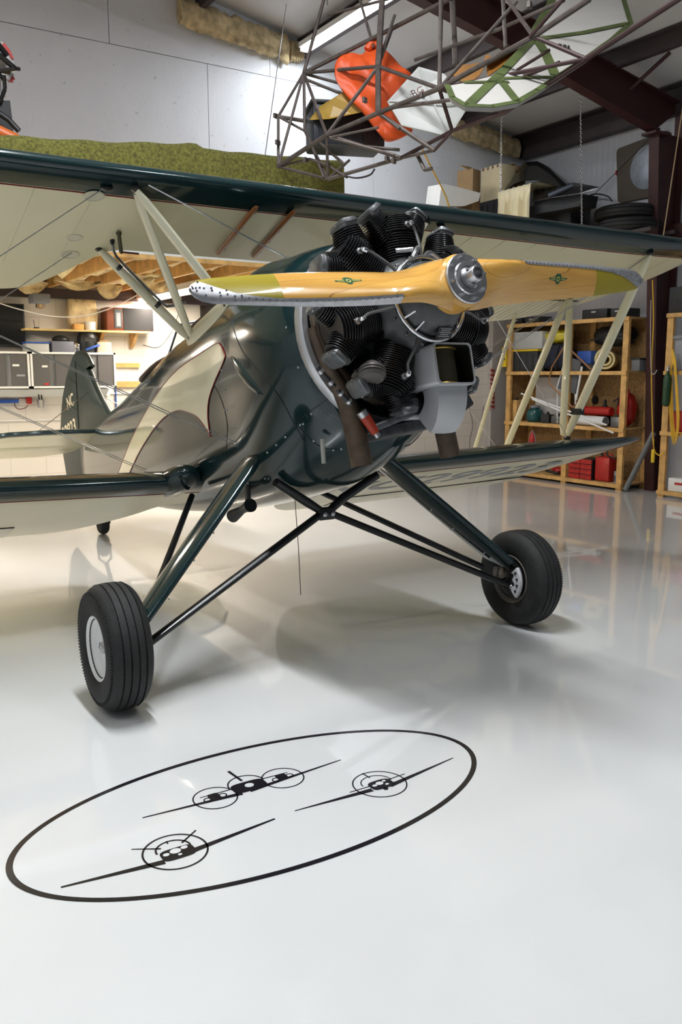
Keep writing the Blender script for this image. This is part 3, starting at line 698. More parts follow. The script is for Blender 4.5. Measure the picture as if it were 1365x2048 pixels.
# ---------------- radial engine (parts of the engine are sub-parts of the biplane)
EN = B().lathe([(.20, .52), (.225, .48), (.225, .28), (.20, .25), (.185, .215), (.15, .12), (.105, .07), (.07, .05), (.06, .0)], P0, ES, 48).obj('engine', mat('grey_crankcase', (.055, .06, .062), .35, .3, .2, var=.25, scale=20), PL)
def fins(prof_r, h0, h1, pitch, depth):
    "saw-tooth profile of cooling fins"
    out = []; h = h0; k = 0
    while h < h1 - 1e-6:
        r = prof_r((h - h0) / (h1 - h0)); out += [(r - depth, h), (r - depth, h + pitch * .45), (r, h + pitch * .55), (r, h + pitch * .85)]; h += pitch
    return out
def cylinder(k):
    a = PI / 2 - 2 * PI * k / 7; rd = EX * math.cos(a) + EU * math.sin(a); tg = -EX * math.sin(a) + EU * math.cos(a); o = P0 + ES * .37
    b = B().lathe([(.105, .19), (.105, .212), (.085, .214)] + fins(lambda t: .098 + .014 * t, .216, .350, .0115, .022) + [(.08, .351)], o, rd, 30)
    c = b.obj('cylinder', BLACKENG, EN, angle=30)
    # head: finned crown whose two towers lean apart
    h = B().lathe([(.08, .34)] + fins(lambda t: .120 - .035 * t * t, .345, .430, .0115, .026) + [(.05, .432), (0, .432)], o, rd, 30)
    h.obj('cylinder_head', BLACKENG, EN, angle=30)
    for sg in (-1, 1):
        d = rd * .80 + tg * sg * .60 + ES * .06; d /= np.linalg.norm(d); q = o + rd * .335 + tg * sg * .035
        B().lathe([(.065, .0)] + fins(lambda t: .088 - .022 * t, .012, .138, .0115, .020) + [(.05, .139)], q, d, 24).obj('rocker_tower', BLACKENG, EN, angle=30)
        # rocker cover: rounded oblong box set square to the tower, long side fore and aft
        e = ES - d * (ES @ d); e /= np.linalg.norm(e); f = np.cross(d, e); p = q + d * .158
        rs = []
        for hh, sc in ((-.03, .80), (-.004, .95), (-.004, 1.06), (.006, 1.06), (.006, 1.0), (.015, .97), (.019, .84)):
            ring = []
            for i in range(20):
                an = 2 * PI * i / 20; ring.append(p + d * hh + (e * math.copysign(abs(math.cos(an)) ** .4, math.cos(an)) * .068 + f * math.copysign(abs(math.sin(an)) ** .4, math.sin(an)) * .043) * sc)
            rs.append(ring)
        rc = B().rings(rs).obj('rocker_cover', GREYMETAL, EN, angle=35)
        n = B()
        for i in range(6):
            an = 2 * PI * (i + .5) / 6; n.lathe([(.006, 0), (.006, .006), (0, .007)], p + d * .004 + e * math.cos(an) * .066 + f * math.sin(an) * .042, d, 6)
        n.obj('cover_nuts', STEEL, EN, kind='stuff')
    # spark plug, elbow and lead from the conduit ring
    pl = o + rd * .372 - ES * .095 + tg * .012; el = pl - ES * .055 + rd * .0
    if k != 3: B().lathe([(.012, 0), (.012, .012), (.016, .012), (.016, .026), (.010, .027), (.010, .05)], pl, -ES, 10).obj('spark_plug', STEEL, EN)
    rp = P0 + ES * .20 + rd * .20
    L = smoothline([pl - ES * .048, el - rd * .01, el - rd * .05 - tg * .015, rp + rd * .05 - ES * .0 , rp], 5)
    if k != 3: B().tube(L[:7], .0115, 8).obj('plug_elbow', CHROME, EN)
    if k != 3: B().tube(L[6:], .007, 6).obj('ignition_lead', mat('dull_braid', (.11, .11, .11), .5, .5), EN)
    # intake and exhaust stubs to the rear
    for sg, nm, m in ((-1, 'intake_pipe', BLACKENG), (1, 'exhaust_stub', mat('brown_exhaust', (.115, .085, .06), .5, .6, var=.3, scale=14))):
        B().tube(smoothline([o + rd * .39 + tg * sg * .06 + ES * .04, o + rd * .40 + tg * sg * .07 + ES * .11, o + rd * .33 + tg * sg * .08 + ES * .17, o + rd * .22 + tg * sg * .09 + ES * .18], 4), .028, 10).obj(nm, m, EN)
    # hold-down nuts
    n = B()
    for i in range(10):
        an = 2 * PI * i / 10; n.lathe([(.006, 0), (.006, .008), (0, .009)], o + rd * .224 + (tg * math.cos(an) + ES * math.sin(an)) * .080, rd, 6)
    n.obj('base_nuts', STEEL, EN, kind='stuff')
for k in range(7): cylinder(k)
# polished ignition conduit ring in front of the crankcase and its junction by the top cylinder
ring = [P0 + ES * .185 + EX * math.cos(t) * .192 + EU * math.sin(t) * .192 for t in np.linspace(0, 2 * PI, 49)]
B().tube(ring, .0115, 10).obj('conduit_ring', CHROME, EN)
B().tube(smoothline([P0 + ES * .19 + EX * -.06 + EU * .185, P0 + ES * .2 + EX * -.02 + EU * .235, P0 + ES * .24 + EX * .0 + EU * .25, P0 + ES * .3 + EX * -.06 + EU * .26], 6), .014, 10).obj('conduit_branch', CHROME, EN)
B().tube(smoothline([P0 + ES * .19 + EX * .0 + EU * .19, P0 + ES * .2 + EX * .05 + EU * .22, P0 + ES * .23 + EX * .13 + EU * .20, P0 + ES * .27 + EX * .17 + EU * .19], 6), .014, 10).obj('conduit_branch', CHROME, EN)
nb = B()
for i in range(14):
    t = 2 * PI * i / 14; nb.lathe([(.008, 0), (.008, .008), (0, .01)], P0 + ES * .228 + EX * math.cos(t) * .205 + EU * math.sin(t) * .205, -ES, 6)
nb.obj('crankcase_nuts', STEEL, EN, kind='stuff')
for t in (-.85, -1.2, -2.2, -2.6): B().tube([P0 + ES * .18 + EX * math.cos(t) * .19 + EU * math.sin(t) * .19, P0 + ES * .11 + EX * math.cos(t) * .13 + EU * math.sin(t) * .13], .005, 6).obj('ring_stay', CHROME, EN)
# maker's plate on the nose case (print too small to read)
npc = a2w(.145, .02, -.162); nd = -ES * .75 - EU * .65; nd /= np.linalg.norm(nd); ey = EU * .75 - ES * .65; ey -= nd * (ey @ nd); ey /= np.linalg.norm(ey); ex = np.cross(ey, nd)
pb = B().box(npc + nd * .012, (.085, .055, .003), np.column_stack([ex, ey, nd])).obj('data_plate', mat('black_plate', (.02, .02, .022), .4, .3), EN, smooth=False)
ln = B()
for i, L in enumerate((.06, .05, .065, .045, .06)): ln.box(npc + nd * .0142 + ey * (.018 - i * .009) , (L, .0028, .0008), np.column_stack([ex, ey, nd]))
ln.obj('plate_print', mat('plate_print', (.45, .45, .45), .5, var=0), EN, smooth=False)
# air intake: rectangular mouth with gilt filter, curved silver duct below
SILV = mat('silver_sheet', (.50, .51, .53), .42, .35, .1, var=.06)
def arect(s, x0, x1, u0, u1, n=6, r=.02):
    out = []
    for cx, cy, a0 in ((x1 - r, u1 - r, 0), (x0 + r, u1 - r, PI / 2), (x0 + r, u0 + r, PI), (x1 - r, u0 + r, 1.5 * PI)):
        for t in np.linspace(0, PI / 2, n): out.append(a2w(s, cx + r * math.cos(a0 + t), cy + r * math.sin(a0 + t)))
    return out
b = B(); b.rings([arect(.42, -.05, .19, -.38, -.20), arect(.19, -.02, .203, -.395, -.20), arect(.185, -.017, .200, -.392, -.203)], True, True, False)
it = b.obj('air_intake', SILV, EN, angle=35)
b = B(); b.rings([arect(.185, -.0165, .1995, -.3915, -.2035), arect(.187, -.012, .195, -.387, -.208), arect(.32, -.012, .195, -.387, -.208)], True, False, True); b.obj('intake_lining', mat('dark_lining', (.012, .011, .008), .5), EN)  # inner walls coloured near black, unlike the silver shell
b = B(); b.rings([arect(.186, -.019, .202, -.394, -.201), arect(.180, -.019, .202, -.394, -.201), arect(.180, -.011, .194, -.386, -.209), arect(.186, -.011, .194, -.386, -.209)], True, False, False); b.obj('intake_rim', SILV, EN)
b = B(); n = 14
for zz in (-.215, -.380):
    b.tube([a2w(.235 - .03 * math.sin(PI * t), -.005 + .155 * t, zz) for t in np.linspace(0, 1, n)], .006, 6)
b.obj('filter_rim', mat('gilt_rim', (.45, .30, .06), .35, .7), EN)
g = [[a2w(.245 - .03 * math.sin(PI * t), .0 + .15 * t, -.215 - .165 * q) for t in np.linspace(0, 1, n)] for q in (0, .5, 1)]
B().grid(g).obj('filter_mesh', mat('filter_gauze', (.035, .030, .010), .7, bump=.5, bscale=400), EN)
rs = []
for t in np.linspace(0, 1, 9):
    an = t * 1.25; s0 = .225; uu_ = -.39 - .165 * math.sin(an) * .95; ds = .11 * (1 - math.cos(an)) * 1.5; hw = .088 - .014 * t; d = .11 - .03 * t
    rs.append([a2w(s0 + ds + d * (.5 + .5 * cy), .095 + hw * cx, uu_ + .05 * cy * math.sin(an)) for cx, cy in ((-1, -1), (-.6, -1.1), (0, -1.14), (.6, -1.1), (1, -1), (1.05, 0), (1, 1), (0, 1.05), (-1, 1), (-1.05, 0))])
B().rings(rs).obj('intake_duct', SILV, EN, angle=50)
B().tube([a2w(.25, -.01, -.385), a2w(.25, .19, -.385)], .01, 6, (EU, .4)).obj('duct_lip', SILV, EN)
# carburettor box, gear case covers and plumbing at the bottom
CAST = mat('dark_casting', (.07, .075, .08), .45, .5, var=.3, scale=30, bump=.15)
def abox(c, d, tiltx=0, name='casting', m=CAST, bev=.01, ang=0):
    R = np.column_stack([EX * math.cos(ang) + EU * math.sin(ang), ES, -EX * math.sin(ang) + EU * math.cos(ang)]); return B().box(a2w(*c), d, R, bev).obj(name, m, EN, angle=35)
abox((.46, -.10, -.50), (.30, .10, .035), name='sump_plate', m=GREYMETAL, ang=.28)
abox((.56, .0, -.53), (.34, .20, .05), name='oil_sump', ang=.12)
abox((.5, .06, -.45), (.18, .16, .10), name='carburettor_box', m=SILV)
abox((.5, .30, -.42), (.16, .14, .12), name='accessory_case', ang=.5)
B().lathe([(.0, -.04), (.03, -.035), (.055, -.01), (.062, 0), (.062, .008), (.055, .01), (.062, .014), (.062, .022), (.055, .025), (.062, .03), (.05, .045), (.02, .05)], a2w(.30, -.285, -.30), -EU * .8 + EX * -.25 - ES * .2, 24).obj('oil_filter', mat('brown_grey_casting', (.13, .12, .11), .5, .5), EN)
REDH = mat('red_hose', (.38, .035, .012), .4, var=.2)
h0, h1 = a2w(*aat(727, 828, 0, .42)), a2w(*aat(752, 866, 0, .42)); d = h1 - h0
B().tube([h0, h0 + d * .4, h1], [.026, .024, .020], 12).obj('hose', REDH, EN)
B().tube([h0 - d * .15, h0 + d * .12], .027, 12).obj('hose_clamp', STEEL, EN); B().tube([h0 + d * .9, h1 + d * .2], .016, 10).obj('hose_clamp', STEEL, EN)
for (p, q) in (((640, 740), (665, 768)), ((680, 785), (700, 805))):
    a0, a1 = a2w(*aat(*p, 0, .38)), a2w(*aat(*q, 0, .38)); dd = a1 - a0
    B().tube([a0 - dd * .2, a1 + dd * .2], .012, 10).obj('oil_hose', BLACKENG, EN); B().tube([a0, a0 + dd * .2], .016, 10).obj('hose_clamp', STEEL, EN); B().tube([a1 - dd * .2, a1], .016, 10).obj('hose_clamp', STEEL, EN)
# collector ring behind the cylinders and the two tail pipes
EXH = MATS['brown_exhaust']
B().tube([P0 + ES * .53 + EX * math.cos(t) * .395 + EU * math.sin(t) * .395 for t in np.linspace(0, 2 * PI, 41)], .034, 10).obj('exhaust_collector', EXH, EN)
def pipe(pix, s, rr, name):
    pts = [a2w(*aat(px, py, 0, s_)) for (px, py), s_ in zip(pix, s)]; P = smoothline(pts, 5)
    B().tube(P, list(np.interp(np.linspace(0, 1, len(P)), np.linspace(0, 1, len(rr)), rr)), 16, (ES, 1.25), False).obj(name, EXH, EN)
    e = P[-1]; dn = (P[-1] - P[-2]); dn /= np.linalg.norm(dn)
    B().lathe([(rr[-1] * .9, -.03), (0, -.03)], e, dn, 16).obj('pipe_bore', mat('pipe_dark', (.005, .005, .005), .9), EN)
pipe([(626, 655), (648, 715), (682, 780), (703, 832), (725, 932)], (.54, .54, .53, .52, .52), (.026, .029, .038, .047, .048), 'tail_pipe')
pipe([(880, 800), (888, 850), (901, 913)], (.52, .54, .56), (.044, .046, .047), 'tail_pipe')

# ---------------- propeller
RHO = .072
ER = EX * math.cos(RHO) + EU * math.sin(RHO); EV = -EX * math.sin(RHO) + EU * math.cos(RHO)
M, nt, b_, oc = nodes('laminated_wood', .22, 0, .5)
dp = add(nt, 'ShaderNodeVectorMath', operation='DOT_PRODUCT'); dp.inputs[1].default_value = tuple(ES); nt.links.new(oc, dp.inputs[0])
n0 = add(nt, 'ShaderNodeTexNoise', Scale=2.5, Detail=2.); nt.links.new(oc, n0.inputs['Vector'])
mm = add(nt, 'ShaderNodeMath', operation='MULTIPLY_ADD'); mm.inputs[1].default_value = .012; nt.links.new(n0.outputs[0], mm.inputs[0]); nt.links.new(dp.outputs['Value'], mm.inputs[2])
m2 = add(nt, 'ShaderNodeMath', operation='MULTIPLY'); m2.inputs[1].default_value = 1 / .034; nt.links.new(mm.outputs[0], m2.inputs[0])
fr = add(nt, 'ShaderNodeMath', operation='FRACT'); nt.links.new(m2.outputs[0], fr.inputs[0])
lam = ramp(nt, fr.outputs[0], ((0, (.25, .10, .02)), (.018, (1, 1, 1)), (.982, (1, 1, 1)), (1, (.25, .10, .02))))
fl_ = add(nt, 'ShaderNodeMath', operation='FLOOR'); nt.links.new(m2.outputs[0], fl_.inputs[0])
wn = add(nt, 'ShaderNodeTexWhiteNoise', noise_dimensions='1D'); nt.links.new(fl_.outputs[0], wn.inputs['W'])
mp = add(nt, 'ShaderNodeMapping'); mp.inputs['Scale'].default_value = (2, 40, 40); nt.links.new(oc, mp.inputs['Vector'])
ng = add(nt, 'ShaderNodeTexNoise', Scale=1., Detail=4.); nt.links.new(mp.outputs[0], ng.inputs['Vector'])
avg = add(nt, 'ShaderNodeMath', operation='MULTIPLY_ADD'); avg.inputs[1].default_value = .45; nt.links.new(wn.outputs[0], avg.inputs[0]); nt.links.new(ng.outputs[0], avg.inputs[2])
woodc = ramp(nt, avg.outputs[0], ((.3, (.54, .26, .040)), (.95, (.70, .385, .085))))
mx = add(nt, 'ShaderNodeMixRGB', blend_type='MULTIPLY'); mx.inputs[0].default_value = .8; nt.links.new(woodc, mx.inputs[1]); nt.links.new(lam, mx.inputs[2]); nt.links.new(mx.outputs[0], b_.inputs['Base Color'])
PWOOD = M
OLIVE = mat('olive_yellow_paint', (.33, .26, .012), .3, 0, .3, var=.03)
SHEATH = mat('tip_sheath_metal', (.52, .52, .54), .38, .85, var=.12, scale=40)
# right-hand blade as seen: leading edge up; outline (r, trailing v, leading v); the other blade is its half-turn
OUT = np.array([(0, -.115, .115), (.06, -.115, .115), (.12, -.107, .107), (.18, -.095, .098), (.26, -.082, .090), (.36, -.078, .090), (.5, -.075, .089), (.65, -.072, .086), (.8, -.068, .080), (.95, -.060, .070), (1.08, -.052, .062), (1.16, -.046, .055), (1.205, -.037, .045), (1.23, -.024, .031), (1.242, -.008, .012)])
def blade_sec(r):
    "closed section: (s, v) points from the leading edge over the front face to the trailing edge and back"
    vt, vl = np.interp(r, OUT[:, 0], OUT[:, 1]), np.interp(r, OUT[:, 0], OUT[:, 2]); ch = vl - vt
    pit = math.atan2(1.45, 2 * PI * max(r, .16)); tilt = min(math.tan(pit), 1.0) * np.clip((r - .05) / .28, 0, 1)
    blk = np.clip(1 - (r - .07) / .22, 0, 1); blk = blk * blk * (3 - 2 * blk)
    th = np.interp(r, [0, .1, .25, .4, .6, .9, 1.15, 1.235], [.13, .125, .085, .058, .040, .024, .015, .008])
    pts = []; n = 11
    for i in range(2 * n):
        front = i < n; q = i / (n - 1) if front else 1 - (i - n) / (n - 1)         # 0 at leading edge
        v = vl - ch * q
        prof = (math.sin(PI * q ** .75) ** .7 if 0 < q < 1 else 0)
        fl = -(th * .95 * prof) if front else th * .18 * prof
        bl = -(th / 2) * (1 - abs(2 * q - 1) ** 5) if front else (th / 2) * (1 - abs(2 * q - 1) ** 5)
        cm = .5 - q; sft = -cm * ch * tilt
        pts.append((sft + fl * (1 - blk) + bl * blk, v))
    return pts
def blade_ring(r, sg, grow=0., qmax=None):
    return [P0 + ES * s + ER * (r * sg) + EV * (v * sg) for s, v in blade_sec(abs(r))]
radii = np.concatenate([np.linspace(0, .3, 13)[1:], np.linspace(.33, .88, 16)])
rr_ = [-r for r in radii[::-1]] + [0.0] + list(radii)
def bring(r): return blade_ring(abs(r), 1 if r >= 0 else -1)
# both blades share one block; at the hub the half-turn maps the section onto itself
wood = B(); half = {}
for sg in (1, -1): wood.rings([blade_ring(r, sg) for r in [0.0] + list(radii)], True, False, True)
PR = wood.obj('propeller', PWOOD, PL, angle=50)
B().lathe([(.10, .05), (.118, .045), (.122, .0), (.118, -.05), (.105, -.062)], P0, ES, 40).obj('hub_block', PWOOD, PR)
for sg in (1, -1):
    B().rings([blade_ring(r, sg) for r in np.concatenate([[.88], np.linspace(.93, 1.18, 7), [1.205, 1.22, 1.232, 1.242]])]).obj('painted_tip', OLIVE, PR, angle=50)
    # metal sheath round the leading edge, widening over the tip
    rows = []; riv = B()
    for r in np.concatenate([np.linspace(.36, 1.19, 31), [1.205, 1.22, 1.232, 1.243]]):
        q = np.interp(r, [.36, .9, 1.0, 1.08, 1.15, 1.2, 1.24], [.17, .19, .25, .38, .62, .92, .98]); sec = blade_sec(r); n = 11; row = []
        for side, idx in ((1, [n - 1 - k for k in range(n)]), (-1, [n + (n - 1 - k) for k in range(n)][::-1])):
            pass
        fs = np.array(sec[:n]); bs = np.array(sec[n:])[::-1]       # both from leading to trailing edge
        for t in np.linspace(q, 0, 7):
            k = t * (n - 1); p = np.array([np.interp(k, range(n), fs[:, 0]), np.interp(k, range(n), fs[:, 1])]); row.append(P0 + ES * (p[0] - .0022) + ER * r * sg + EV * (p[1] + (.0015 if t == 0 else 0)) * sg)
        for t in np.linspace(0, q, 5)[1:]:
            k = t * (n - 1); p = np.array([np.interp(k, range(n), bs[:, 0]), np.interp(k, range(n), bs[:, 1])]); row.append(P0 + ES * (p[0] + .0022) + ER * r * sg + EV * p[1] * sg)
        rows.append(row)
        riv.ball(row[2] - ES * .0008, .0042, 6, 4)
        if q > .3:
            riv.ball(row[(0, 3, 1, 4)[len(rows) % 4]] * .85 + row[(1, 4, 2, 5)[len(rows) % 4]] * .15 - ES * .0008, .0042, 6, 4)
    sh = B().grid(rows).obj('tip_sheath', SHEATH, PR, angle=60); riv.obj('sheath_rivets', GREYMETAL, PR, kind='stuff')
# front hub plate, bolts, shaft end
fp = P0 - ES * .072
hp = B().lathe([(.106, .01), (.110, -.006), (.106, -.012), (.072, -.013), (.068, -.020), (.052, -.021), (.050, -.014), (.030, -.014)], fp, ES, 48).obj('hub_plate', STEEL, PR, angle=35)
for i in range(8):
    t = 2 * PI * (i + .3) / 8; c = fp - ES * .012 + (EX * math.cos(t) + EU * math.sin(t)) * .090
    B().lathe([(.011, 0), (.011, -.003), (.0085, -.003), (.0085, -.012), (.0045, -.012), (.0045, -.020), (0, -.02)], c, ES, 6).obj('hub_bolt', CHROME, PR, angle=30)
B().lathe([(.046, -.01), (.044, -.022), (.034, -.026), (.034, -.075), (.030, -.082), (.022, -.082), (.021, -.03), (0, -.03)], fp, ES, 28).obj('shaft_nut', STEEL, PR)
b = B()
for t in (.4, 2.5, 4.6): b.ball(fp - ES * .05 + (EX * math.cos(t) + EU * math.sin(t)) * .031, .009, 8, 5)
b.obj('nut_holes', BLACK, PR, kind='stuff')
# small green winged emblems on the blades
DEC = mat('green_transfer', (.01, .09, .04), .4, var=0); DECG = mat('pale_transfer', (.62, .50, .12), .4, var=0)
def decal(r, v, sg, w, h, flip=1):
    sec = np.array(blade_sec(abs(r))[:11])
    def P(a, bb, lift=.0012):
        rr = abs(r) + a * w * (1 if r > 0 else -1) * (1 if r > 0 else 1); vv = v + bb * h
        sx = 1 if r > 0 else -1; sc_ = np.array(blade_sec(abs(r + a * w))[:11]); vq = vv * sx
        o = np.argsort(sc_[:, 1]); s = np.interp(vq, sc_[o, 1], sc_[o, 0]); return P0 + ES * (s - lift) + ER * (r + a * w) + EV * vv
    X = np.linspace(-1, 1, 25)
    up = lambda x: (.55 - .35 * abs(x) + (.35 if abs(x) < .28 else 0)); dn = lambda x: -(.45 - .4 * abs(x) ** .7 + (.35 if abs(x) < .25 else 0))
    o = B().grid([[P(x, dn(x)), P(x, (up(x) + dn(x)) / 2), P(x, up(x))] for x in X]).obj('emblem', DEC, PR)
    b = B()
    for x0, x1 in ((-.85, -.3), (.3, .85)):
        for q in (-.05, .22): b.grid([[P(x, q, .0018), P(x, q + .10, .0018)] for x in np.linspace(x0, x1, 6)])
    b.grid([[P(.17 * math.cos(t), .05 + .4 * math.sin(t), .0018), P(.10 * math.cos(t), .05 + .26 * math.sin(t), .0018)] for t in np.linspace(0, 2 * PI, 17)])
    b.obj('emblem_print', DECG, PR)
decal(-.57, .016, -1, .062, .022); decal(.60, .004, 1, .062, .026)
# ================================================================== emblem on the floor: an oval and three head-on aeroplanes, black transfer
EMB = thing('floor_emblem', 'black oval emblem with three head-on aeroplane silhouettes on the white floor', 'floor decal', (-1.1, -1.184, 0))
DK = mat('black_transfer', (.010, .008, .012), .25, 0, .3, var=0)
def fp_(x, y, h=.0012): p = at(x, y, 2, 0.); return np.array((p[0], p[1], h))
o = B(); n = 120
oc_, oa, ob = np.array((-1.0995, -1.184)), .915, .4496
def oval(t, k): return np.array((oc_[0] + (oa + k) * math.cos(t), oc_[1] + (ob + k) * math.sin(t) - .018 * (oa) * math.cos(t) * 0, .0))
o.rings([[oval(2 * PI * i / n, k) + (0, 0, h) for i in range(n)] for k, h in ((-.011, .0002), (-.011, .0012), (.011, .0012), (.011, .0002))], True, False, False)
o.obj('oval_outline', DK, EMB, smooth=False)
def flat(pix, name, par=EMB, m=DK, h=.0012):
    P = [fp_(*p, .0002) for p in pix]; return B().prism(P, (0, 0, h)).obj(name, m, par, smooth=False)
def bar(b, p, q, w0, w1):
    "tapered stroke between two photo points, widths in metres"
    a, c = fp_(*p, .0003), fp_(*q, .0003); d = c - a; d /= np.linalg.norm(d); e = np.array((-d[1], d[0], 0))
    b.prism([a + e * w0 / 2, a - e * w0 / 2, c - e * w1 / 2, c + e * w1 / 2], (0, 0, .001))
def ringf(b, c, r, w=.0055, n=56, a0=0, a1=2 * PI, ky=1.):
    for i in range(n):
        t0, t1 = a0 + (a1 - a0) * i / n, a0 + (a1 - a0) * (i + 1) / n
        q = [c + np.array((math.cos(t) * (r + k), math.sin(t) * (r + k) * ky, .0003)) for t, k in ((t0, -w / 2), (t0, w / 2), (t1, w / 2), (t1, -w / 2))]; b.prism(q, (0, 0, .001))
def disc(c, rx, ry, name, par, m, h=.0018, n=24, p=2.):
    f = lambda v: math.copysign(abs(v) ** (2 / p), v)
    return B().prism([c + np.array((f(math.cos(2 * PI * i / n)) * rx, f(math.sin(2 * PI * i / n)) * ry, .0003)) for i in range(n)], (0, 0, h)).obj(name, m, par, smooth=False)
FW = mat('bare_floor_white', (.73, .74, .74), .13, 0, .5, var=0)
# twin-engined machine
A1 = B(); bar(A1, (285, 1636), (485, 1587), .005, .022); bar(A1, (500, 1582), (682, 1520), .022, .005); bar(A1, (400, 1596), (470, 1577), .004, .006); bar(A1, (510, 1562), (575, 1545), .006, .004)
c = fp_(498, 1572, 0); bar(A1, (457, 1543), (484, 1562), .012, .010)
A1 = A1.obj('twin_engined_silhouette', DK, EMB, smooth=False)
for px, py in ((431, 1596), (566, 1556)):
    q = fp_(px, py, 0); b = B(); ringf(b, q, .082); b.obj('propeller_disc', DK, A1, smooth=False)
    b = B(); ringf(b, q + (-.03, .0, 0), .014, .005, 20); ringf(b, q + (.032, .004, 0), .014, .005, 20); b.obj('engine_wheels', DK, A1, smooth=False); disc(q + (0, .008, 0), .022, .026, 'engine_nacelle', A1, DK, p=5)
b = B(); ringf(b, c + (0, .02, 0), .072, .006, 30, 0, PI, .95); b.obj('cabin_outline', DK, A1, smooth=False)
disc(c + (0, -.002, 0), .070, .038, 'fuselage_front', A1, DK, p=4); disc(c + (0.003, .002, 0), .018, .016, 'nose_disc', A1, FW, .0022)
# single-engined machine, right
A2 = B(); bar(A2, (590, 1622), (745, 1580), .004, .024); bar(A2, (780, 1572), (907, 1516), .024, .004); bar(A2, (700, 1585), (740, 1573), .004, .005); bar(A2, (775, 1560), (810, 1548), .005, .004); bar(A2, (725, 1547), (740, 1556), .007, .006)
A2 = A2.obj('single_engined_silhouette', DK, EMB, smooth=False); c = fp_(760, 1568, 0)
b = B(); ringf(b, c, .104, .0055); b.obj('propeller_disc', DK, A2, smooth=False)
b = B(); ringf(b, c + (-.004, .016, 0), .062, .005, 30, -.2, PI, .9); b.obj('cabin_outline', DK, A2, smooth=False)
disc(c + (.002, -.006, 0), .050, .034, 'fuselage_front', A2, DK, p=3.5)
for dx, dy, r in ((0, .002, .016), (-.026, -.004, .010), (.022, -.018, .008), (.026, .01, .008)): disc(c + (dx, dy, 0), r, r * .8, 'lamp_opening', A2, FW, .0022)
for dx in (-.008, .05): disc(c + (dx + .005, -.042 + dx * .3, 0), .010, .010, 'wheel_spot', A2, DK)
# two-masted machine, front
A3 = B(); bar(A3, (122, 1775), (330, 1724), .008, .026); bar(A3, (375, 1706), (550, 1638), .026, .008); bar(A3, (263, 1699), (322, 1698), .004, .008); bar(A3, (364, 1686), (392, 1661), .008, .006); bar(A3, (333, 1683), (336, 1688), .006, .005)
A3 = A3.obj('low_wing_silhouette', DK, EMB, smooth=False); c = fp_(351, 1703, 0)
b = B(); ringf(b, c, .106, .007); b.obj('propeller_disc', DK, A3, smooth=False)
b = B(); ringf(b, c + (.0, .018, 0), .058, .007, 30, -.1, PI + .1, .9); b.obj('cabin_outline', DK, A3, smooth=False)
disc(c + (.004, -.014, 0), .058, .034, 'fuselage_front', A3, DK, p=4)
for dx, dy, rx in ((0, .0, .019), (-.034, -.006, .011), (.033, .006, .012), (.006, -.027, .007)): disc(c + (dx, dy, 0), rx, rx * .8, 'lamp_opening', A3, FW, .0022)
# ================================================================== loft at the left with its low ceiling, and the wall below it
LX, LY, LZ = 2.05, 3.30, 2.52            # right end, front edge, underside of the joists
LOFT = bpy.data.objects.new('ceiling_loft', None); COL.objects.link(LOFT); LOFT.location = (0, 4.9, LZ); OFF[LOFT.name] = np.array((0, 4.9, LZ)); struct(LOFT, 'timber loft with open joists and glass fibre between them')
J = B().span((-.019, LY + .03, LZ), (.019, YB - .01, LZ + .22)).obj('joist', PINE, LOFT, smooth=False)
J.location.x += -3.2
copies(J, [(.41 * k, 0, 0) for k in range(1, 13)])
B().span((XL + .01, LY + .02, LZ + .23), (LX, YB - .01, LZ + .27)).obj('loft_deck', PINE, LOFT, smooth=False)
B().span((XL + .01, LY - .012, LZ + .02), (LX, LY + .02, LZ + .30)).obj('fascia_board', mat('white_fascia', (.66, .67, .66), .5, var=.05), LOFT, smooth=False)
B().span((XL + .01, LY - .02, LZ - .012), (LX, LY + .03, LZ + .018)).obj('fascia_strip', PINE, LOFT, smooth=False)
B().span((XL + .01, YB - .14, LZ - .11), (LX, YB - .01, LZ - .005)).obj('back_beam', DARKSTEEL, LOFT, smooth=False)
for k in range(13):                      # glass fibre stuffed between the joists, some of it sagging
    x = -3.2 + .41 * k + .205
    if x > 1.9: break
    rs = []
    for i in range(19):
        y = LY + .05 + (YB - .2 - LY) * i / 18; sag = abs(rng.normal(0, .03)) + (.05 if rng.random() < .15 else 0)
        rs.append([np.array((x + dx + rng.normal(0, .008), y, LZ + .215 - (.10 + sag * abs(math.cos(dx * 7))) * w_)) for dx, w_ in ((-.185, 0), (-.185, .75), (-.1, 1), (0, 1.05 + rng.normal(0, .2)), (.1, 1), (.185, .75), (.185, 0))])
    B().rings(rs).obj('glass_fibre_batt', INSULO, LOFT, angle=80)
for (x, y, w_, h) in ((.62, 5.9, .30, .16), (.2, 5.6, .5, .10), (.95, 5.2, .34, .12), (-.2, 6.0, .35, .14), (.55, 4.6, .4, .10)):   # torn hanging flaps
    g = [[np.array((x + w_ * (i / 6 - .5), y + rng.normal(0, .02), LZ + .02 - h * j / 4 * (1 - abs(i / 3 - 1) ** 2 * .8) + rng.normal(0, .006))) for i in range(7)] for j in range(5)]
    b = B(); b.grid(g); b.grid([[p + (0, .04, 0) for p in r] for r in g]); b.obj('glass_fibre_flap', INSULO, LOFT, angle=80)
# wire stapled along the fascia
P = [np.array((x, LY - .018, LZ + .13 + .02 * math.sin(x * 9) - (.05 if -.0 < x < .35 else 0) * math.sin((x) * 9) ** 2)) for x in np.linspace(-2.4, 1.2, 40)]
tag(B().tube(P, .004, 5).obj('cable', BLACKPL), 'black cable running along the white loft edge', 'cable')
